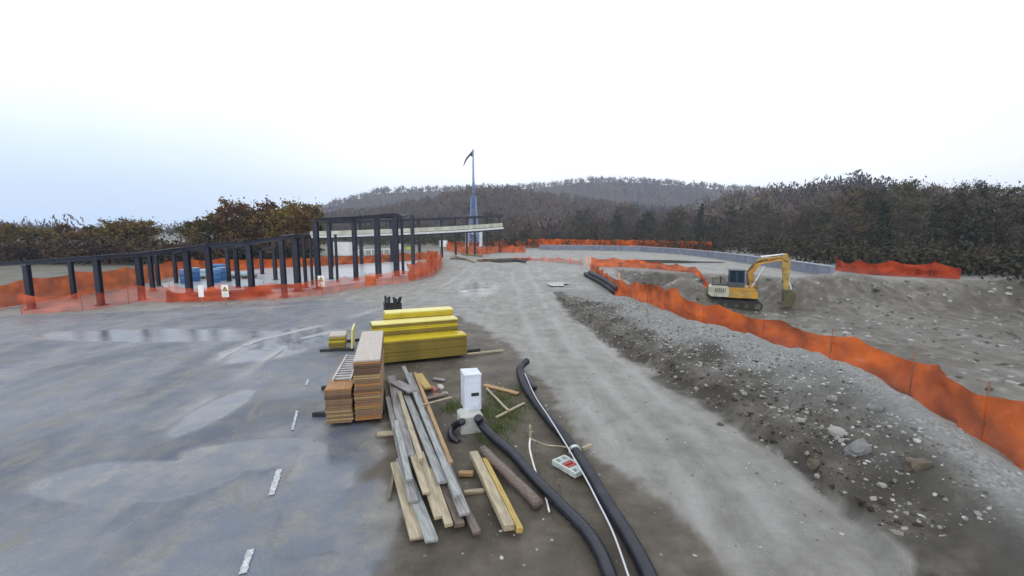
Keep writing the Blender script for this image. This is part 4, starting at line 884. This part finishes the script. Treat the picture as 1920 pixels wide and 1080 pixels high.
hose([G(a, b, .2) for a, b in ((984, 700), (1003, 742), (1028, 780), (1055, 823), (1078, 862), (1100, 900), (1118, 935), (1150, 1000), (1185, 1100))], .011, 'thin pale cord stretched along the thick black hose', 'cord', 'cord', 0, cord)
hose([G(994, 822, .25), G(993, 840, .2), G(1000, 870, .08), G(1008, 895, .06), G(1021, 925, .03), G(1030, 960, .03)], .014, 'crumpled white tape hanging down from the low peg to the bottom', 'tape', 'tape', 0, rp)
hose([G(994, 822, .25), G(1012, 830, .2), G(1027, 835, .15), G(1052, 837, .12), G(1072, 840, .2)], .011, 'cream string running from the low peg to the ring on the hose', 'string', 'string', 0, bw[1])
p = G(994, 824); o = MB().box((0, 0, .14), (.04, .04, .28), bev=.004).build('peg', bw[1]); o.location = (p.x, p.y, -.02); tag(o, 'low cream peg holding the string and the white tape', 'peg')
A = G(1078, 846, .1); B = G(1090, 862, .1); d = (B - A).normalized()
o = MB().tube([-d * .03, d * .03], .1, 20, cap=True).build('ring_clamp', mat('grey_ring', (.5, .52, .55), .4, .1, 5), smooth=False); o.location = A; tag(o, 'pale grey ring clamped round the thick black hose', 'ring')
# big pipes by the road end
for i, (a, b, r, z, lab) in enumerate((((1098, 514), (1155, 548), .17, .17, 'left black pipe of the bundle lying before the gravel bank'), ((1108, 511), (1168, 545), .17, .17, 'middle black pipe of the bundle, in front of the stake'), ((1118, 510), (1180, 546), .16, .16, 'right black pipe of the bundle nearest the orange net'), ((1106, 511), (1160, 543), .16, .44, 'upper black pipe resting on top of the bundle'))):
    A = G(*a, z); B = G(*b, z); B.z += T1(B.x, B.y) * .6; hose([A, A.lerp(B, .33) + Vector((.12, 0, 0)), A.lerp(B, .66) + Vector((.1, 0, .02)), B], r, lab, 'black_pipe', 'pipe', .05)
hose([G(1118, 552, .1), G(1112, 558, .05), G(1100, 562, .05), G(1085, 562, .03)], .04, 'thin dark hose trailing on the mud from the pipe bundle', 'hose', 'hose', 0, blp)
# perforated block tray
tp = G(1068, 882); ty = empty('perforated_tray', (tp.x, tp.y, .03), math.atan2((G(1092, 897) - G(1042, 868)).y, (G(1092, 897) - G(1042, 868)).x)); tg = mat('tray_grey', (.42, .47, .46), .6, .15, 8); tr_ = mat('tray_red', (.35, .05, .05), .6, .3, 8)
L_ = .50; Wd = .27; fm_ = MB()
for x in (-.235, -.12, -.1, .1, .12, .235): fm_.box((x, 0, .04), (.03, Wd, .08), bev=.003)
for y in (-Wd / 2 + .015, 0, Wd / 2 - .015):
    for x0_, x1_ in ((-.22, -.13), (.13, .22)): fm_.box(((x0_ + x1_) / 2, y, .04), (x1_ - x0_ , .035, .078))
for y in (-Wd / 2 + .015, Wd / 2 - .015): fm_.box((0, y, .04), (.17, .03, .078))
fm_.box((0, 0, .006), (.46, Wd - .02, .01)); fm_.build('tray_frame', tg, ty)
r1 = MB()
for x in (-.05, .035): r1.box((x, 0, .045), (.05, Wd - .07, .05), bev=.004)
r1.build('red_insert', tr_, ty); tag(ty, 'grey perforated block with a red middle lying left of the thick hose', 'block')
# ------------------------------------------------------------------ road markings
wp = mat('worn_white_paint', (.2, .215, .24), .5, .35, 22, col2=(.6, .62, .65))
def dash(a, b, w, lab):
    A = G(*a, .012); B = G(*b, .012); d = (B - A); n = Vector((-d.y, d.x, 0)).normalized() * w / 2; rd = random.Random(a[0]); V = []; k = 14
    for i in range(k + 1): q = A + d * i / k; V += [q - n * rd.uniform(.75, 1.1), q + n * rd.uniform(.75, 1.1)]
    o = MB().add(V, [(2 * i, 2 * i + 1, 2 * i + 3, 2 * i + 2) for i in range(k)]).build('road_marking', wp); o['kind'] = 'structure'
dash((508, 928), (524, 880), .085, ''); dash((548, 806), (557, 770), .05, ''); dash((574, 722), (578, 711), .05, ''); dash((455, 1075), (470, 1030), .08, '')
# ------------------------------------------------------------------ rocks
rk = [mat('rock_grey', (.15, .155, .155), .8, .3, 7, .4), mat('rock_pale', (.26, .26, .25), .75, .2, 7, .4), mat('rock_brown', (.10, .08, .06), .85, .3, 7, .4)]
def stones(name, n, samp, smin, smax, m, lab, seed, embed=.2):
    r = np.random.default_rng(seed); bm = bmesh.new(); bmesh.ops.create_icosphere(bm, subdivisions=1, radius=1); bv = np.array([v.co for v in bm.verts]); bf = np.array([[v.index for v in f.verts] for f in bm.faces]); bm.free()
    xy = samp(r, n); n = len(xy); z = T(xy[:, 0], xy[:, 1]); s = smin + (smax - smin) * r.random(n) ** 3.0
    V = bv[None] * (1 + r.uniform(-.3, .3, (n, len(bv), 1))) * (s[:, None, None] * np.stack([r.uniform(.7, 1.3, n), r.uniform(.7, 1.3, n), r.uniform(.45, .9, n)], -1)[:, None, :])
    a = r.uniform(0, 6.28, n); ca, sa = np.cos(a)[:, None], np.sin(a)[:, None]; X = V[:, :, 0] * ca - V[:, :, 1] * sa; Y = V[:, :, 0] * sa + V[:, :, 1] * ca
    V = np.stack([X + xy[:, :1], Y + xy[:, 1:], V[:, :, 2] + (z - s * embed)[:, None]], -1).reshape(-1, 3); F = (bf[None] + (np.arange(n) * len(bv))[:, None, None]).reshape(-1, 3)
    o = np_mesh(name, V, F, m, False, attrs={'tint': np.repeat(r.random(n), len(bv))}); tag(o, lab, 'stones', kind='stuff')
def rockm(name, cols): return foliage_mat(name, cols, attr='tint', rough=.75)
rm = rockm('bank_stones', [(.05, .047, .04), (.13, .13, .125), (.2, .205, .2), (.38, .38, .37)]); rm2 = rockm('soil_stones', [(.03, .026, .02), (.06, .052, .04), (.10, .09, .075), (.26, .25, .23)])
def between(f0, f1, q=1.0):
    def g(r, n):
        x = r.uniform(1, 12, n * 14); y = r.uniform(4.6, 24, n * 14); t = bt(x, y); k = (t > f0) & (t < f1) & (fbm(x, y, .8, 3, 71) * q + r.random(len(x)) * .5 > .5 * q + .12); return np.stack([x[k], y[k]], -1)[:n]
    return g
stones('bank_stones', 4200, between(.30, .95), .008, .045, rm, 'grey and pale stones strewn over the road side of the gravel bank', 1)
stones('toe_stones', 2600, between(-.04, .5), .01, .06, rm2, 'dark clods and stones along the muddy foot of the bank', 2)
def roadsamp(r, n): x = r.uniform(-3, 8, n * 2); y = r.uniform(4.5, 30, n * 2); ok = (sdf(x, y, ASPH) < -.2); return np.stack([x[ok], y[ok]], -1)[:n]
stones('road_gravel', 3800, roadsamp, .006, .03, rockm('road_gravel', [(.12, .12, .11), (.22, .22, .21), (.4, .4, .38)]), 'fine loose gravel scattered over the dirt road', 3, .1)
def pitsamp(r, n): x = r.uniform(8, 36, n * 3); y = r.uniform(14, 50, n * 3); ok = sdf(x, y, PIT) > .3; return np.stack([x[ok], y[ok]], -1)[:n]
stones('pit_rubble', 2200, pitsamp, .02, .2, rockm('pit_stones', [(.07, .07, .06), (.14, .14, .13), (.3, .31, .31)]), 'pale rubble lying over the floor of the pit', 4)
for px, py, s, mi, lab in ((1572, 815, .26, 1, 'pale flat slab of stone at the foot of the bank, lower right'), (1610, 850, .3, 0, 'large blue grey boulder below the pale slab'), (1500, 790, .14, 1, 'pale boulder left of the pale slab'), (1460, 905, .07, 1, 'small white stone on the road near the bottom'),
    (1395, 740, .1, 1, 'cream stone in the dark soil at the middle of the bank foot'), (1530, 875, .2, 2, 'brown boulder in the mud left of the blue grey boulder'), (1440, 700, .12, 1, 'cream stone high on the bank above the dark soil'), (1640, 770, .2, 0, 'grey boulder on the bank below the orange net'), (1560, 750, .16, 1, 'light stone resting on the upper right of the bank'),
    (1120, 625, .09, 1, 'lone white stone at the far foot of the bank'), (1350, 800, .1, 2, 'brown clod at the road edge, middle of the bank'), (1270, 690, .1, 0, 'grey stone at the road side foot of the bank, left of the boulders'), (1720, 880, .25, 2, 'brown boulder at the lower right beside the blue grey one')):
    lump(px, py, s, rk[mi], lab, 'boulder', 'boulder', .6)
# twigs and litter near mast
for i, (a, b, m, lab) in enumerate((((850, 478), (890, 490), bw[1], 'long pale timber lying on the mud left of the mast foot'), ((865, 476), (905, 480), yl2, 'yellowish timber lying in front of the mast'), ((845, 484), (880, 486), bw[3], 'dark timber lying on the mud before the mast'), ((960, 486), (985, 491), bl, 'black length of pipe lying by the bright puddle'))):
    timber(a, b, .22, .18, m, lab, .05, nm='timber')
# ------------------------------------------------------------------ puddles
wat = bpy.data.materials.new('puddle_water'); wat.use_nodes = True; pw = wat.node_tree.nodes['Principled BSDF']; pw.inputs['Base Color'].default_value = (.10, .10, .09, 1); pw.inputs['Roughness'].default_value = .06; pw.inputs['Specular IOR Level'].default_value = .8
nb = wat.node_tree.nodes.new('ShaderNodeTexNoise'); nb.inputs['Scale'].default_value = 3; bb = wat.node_tree.nodes.new('ShaderNodeBump'); bb.inputs['Strength'].default_value = .05; wat.node_tree.links.new(nb.outputs[0], bb.inputs['Height']); wat.node_tree.links.new(bb.outputs[0], pw.inputs['Normal'])
def puddle(px, py, rx, ry, z, seed=1, D=None, rot=0):
    p = G(px, py, z); rd = random.Random(seed); n = 40; ph = [rd.uniform(0, 6.28) for _ in range(5)]; V = []
    for k in range(n):
        a = 2 * math.pi * k / n; q = 1 + .22 * math.sin(2 * a + ph[0]) + .15 * math.sin(3 * a + ph[1]) + .1 * math.sin(5 * a + ph[2]) + .06 * math.sin(9 * a + ph[3])
        x, y = rx * q * math.cos(a), ry * q * math.sin(a); c_, s_ = math.cos(rot), math.sin(rot); V.append((p.x + x * c_ - y * s_, p.y + x * s_ + y * c_, z))
    o = MB().add(V, [tuple(range(n))]).build('puddle_water', wat); o['kind'] = 'structure'
puddle(950, 487, 2.6, 3.4, .09, 1); puddle(1045, 532, .7, 1.1, .07, 2); puddle(1250, 490, 5, 2.2, .05, 10)
# ------------------------------------------------------------------ grass
def grass():
    V = []; F = []; r = random.Random(4)
    for g_, w_, n in ((G(945, 775), .5, 1300), (G(938, 745), .3, 600), (G(928, 812), .35, 600), (G(848, 765), .25, 400), (G(975, 735), .2, 250), (G(1050, 880), .5, 180), (G(905, 770), .2, 300)):
        for _ in range(n):
            x = g_.x + r.gauss(0, w_ * .55); y = g_.y + r.gauss(0, w_ * .9); h = r.uniform(.03, .11); a = r.uniform(0, 6.28); b = r.uniform(.003, .007); lx, ly = r.gauss(0, .04), r.gauss(0, .04); z = 0
            k = len(V); dx, dy = math.cos(a) * b, math.sin(a) * b; V += [(x - dx, y - dy, z), (x + dx, y + dy, z), (x + lx, y + ly, z + h)]; F.append((k, k + 1, k + 2))
    o = np_mesh('grass', np.array(V), np.array(F), foliage_mat('grass_blades', [(.03, .055, .012), (.07, .10, .02), (.13, .13, .05)], 3), False); tag(o, 'thin green grass growing in the soil around the white cabinet', 'grass', kind='stuff')
grass()
# ------------------------------------------------------------------ haze
hz_ = bpy.data.materials.new('haze'); hz_.use_nodes = True; n = hz_.node_tree.nodes; n.remove(n['Principled BSDF']); pv = n.new('ShaderNodeVolumePrincipled'); pv.inputs['Color'].default_value = (.76, .84, 1, 1); pv.inputs['Density'].default_value = .0005; pv.inputs['Anisotropy'].default_value = .2
hz_.node_tree.links.new(pv.outputs[0], n['Material Output'].inputs['Volume'])
o = MB().box((0, 640, 60), (2900, 1400, 140)).build('haze', hz_); o['kind'] = 'stuff'; o['label'] = 'thin blue morning haze over the site and hills'; o['category'] = 'haze'
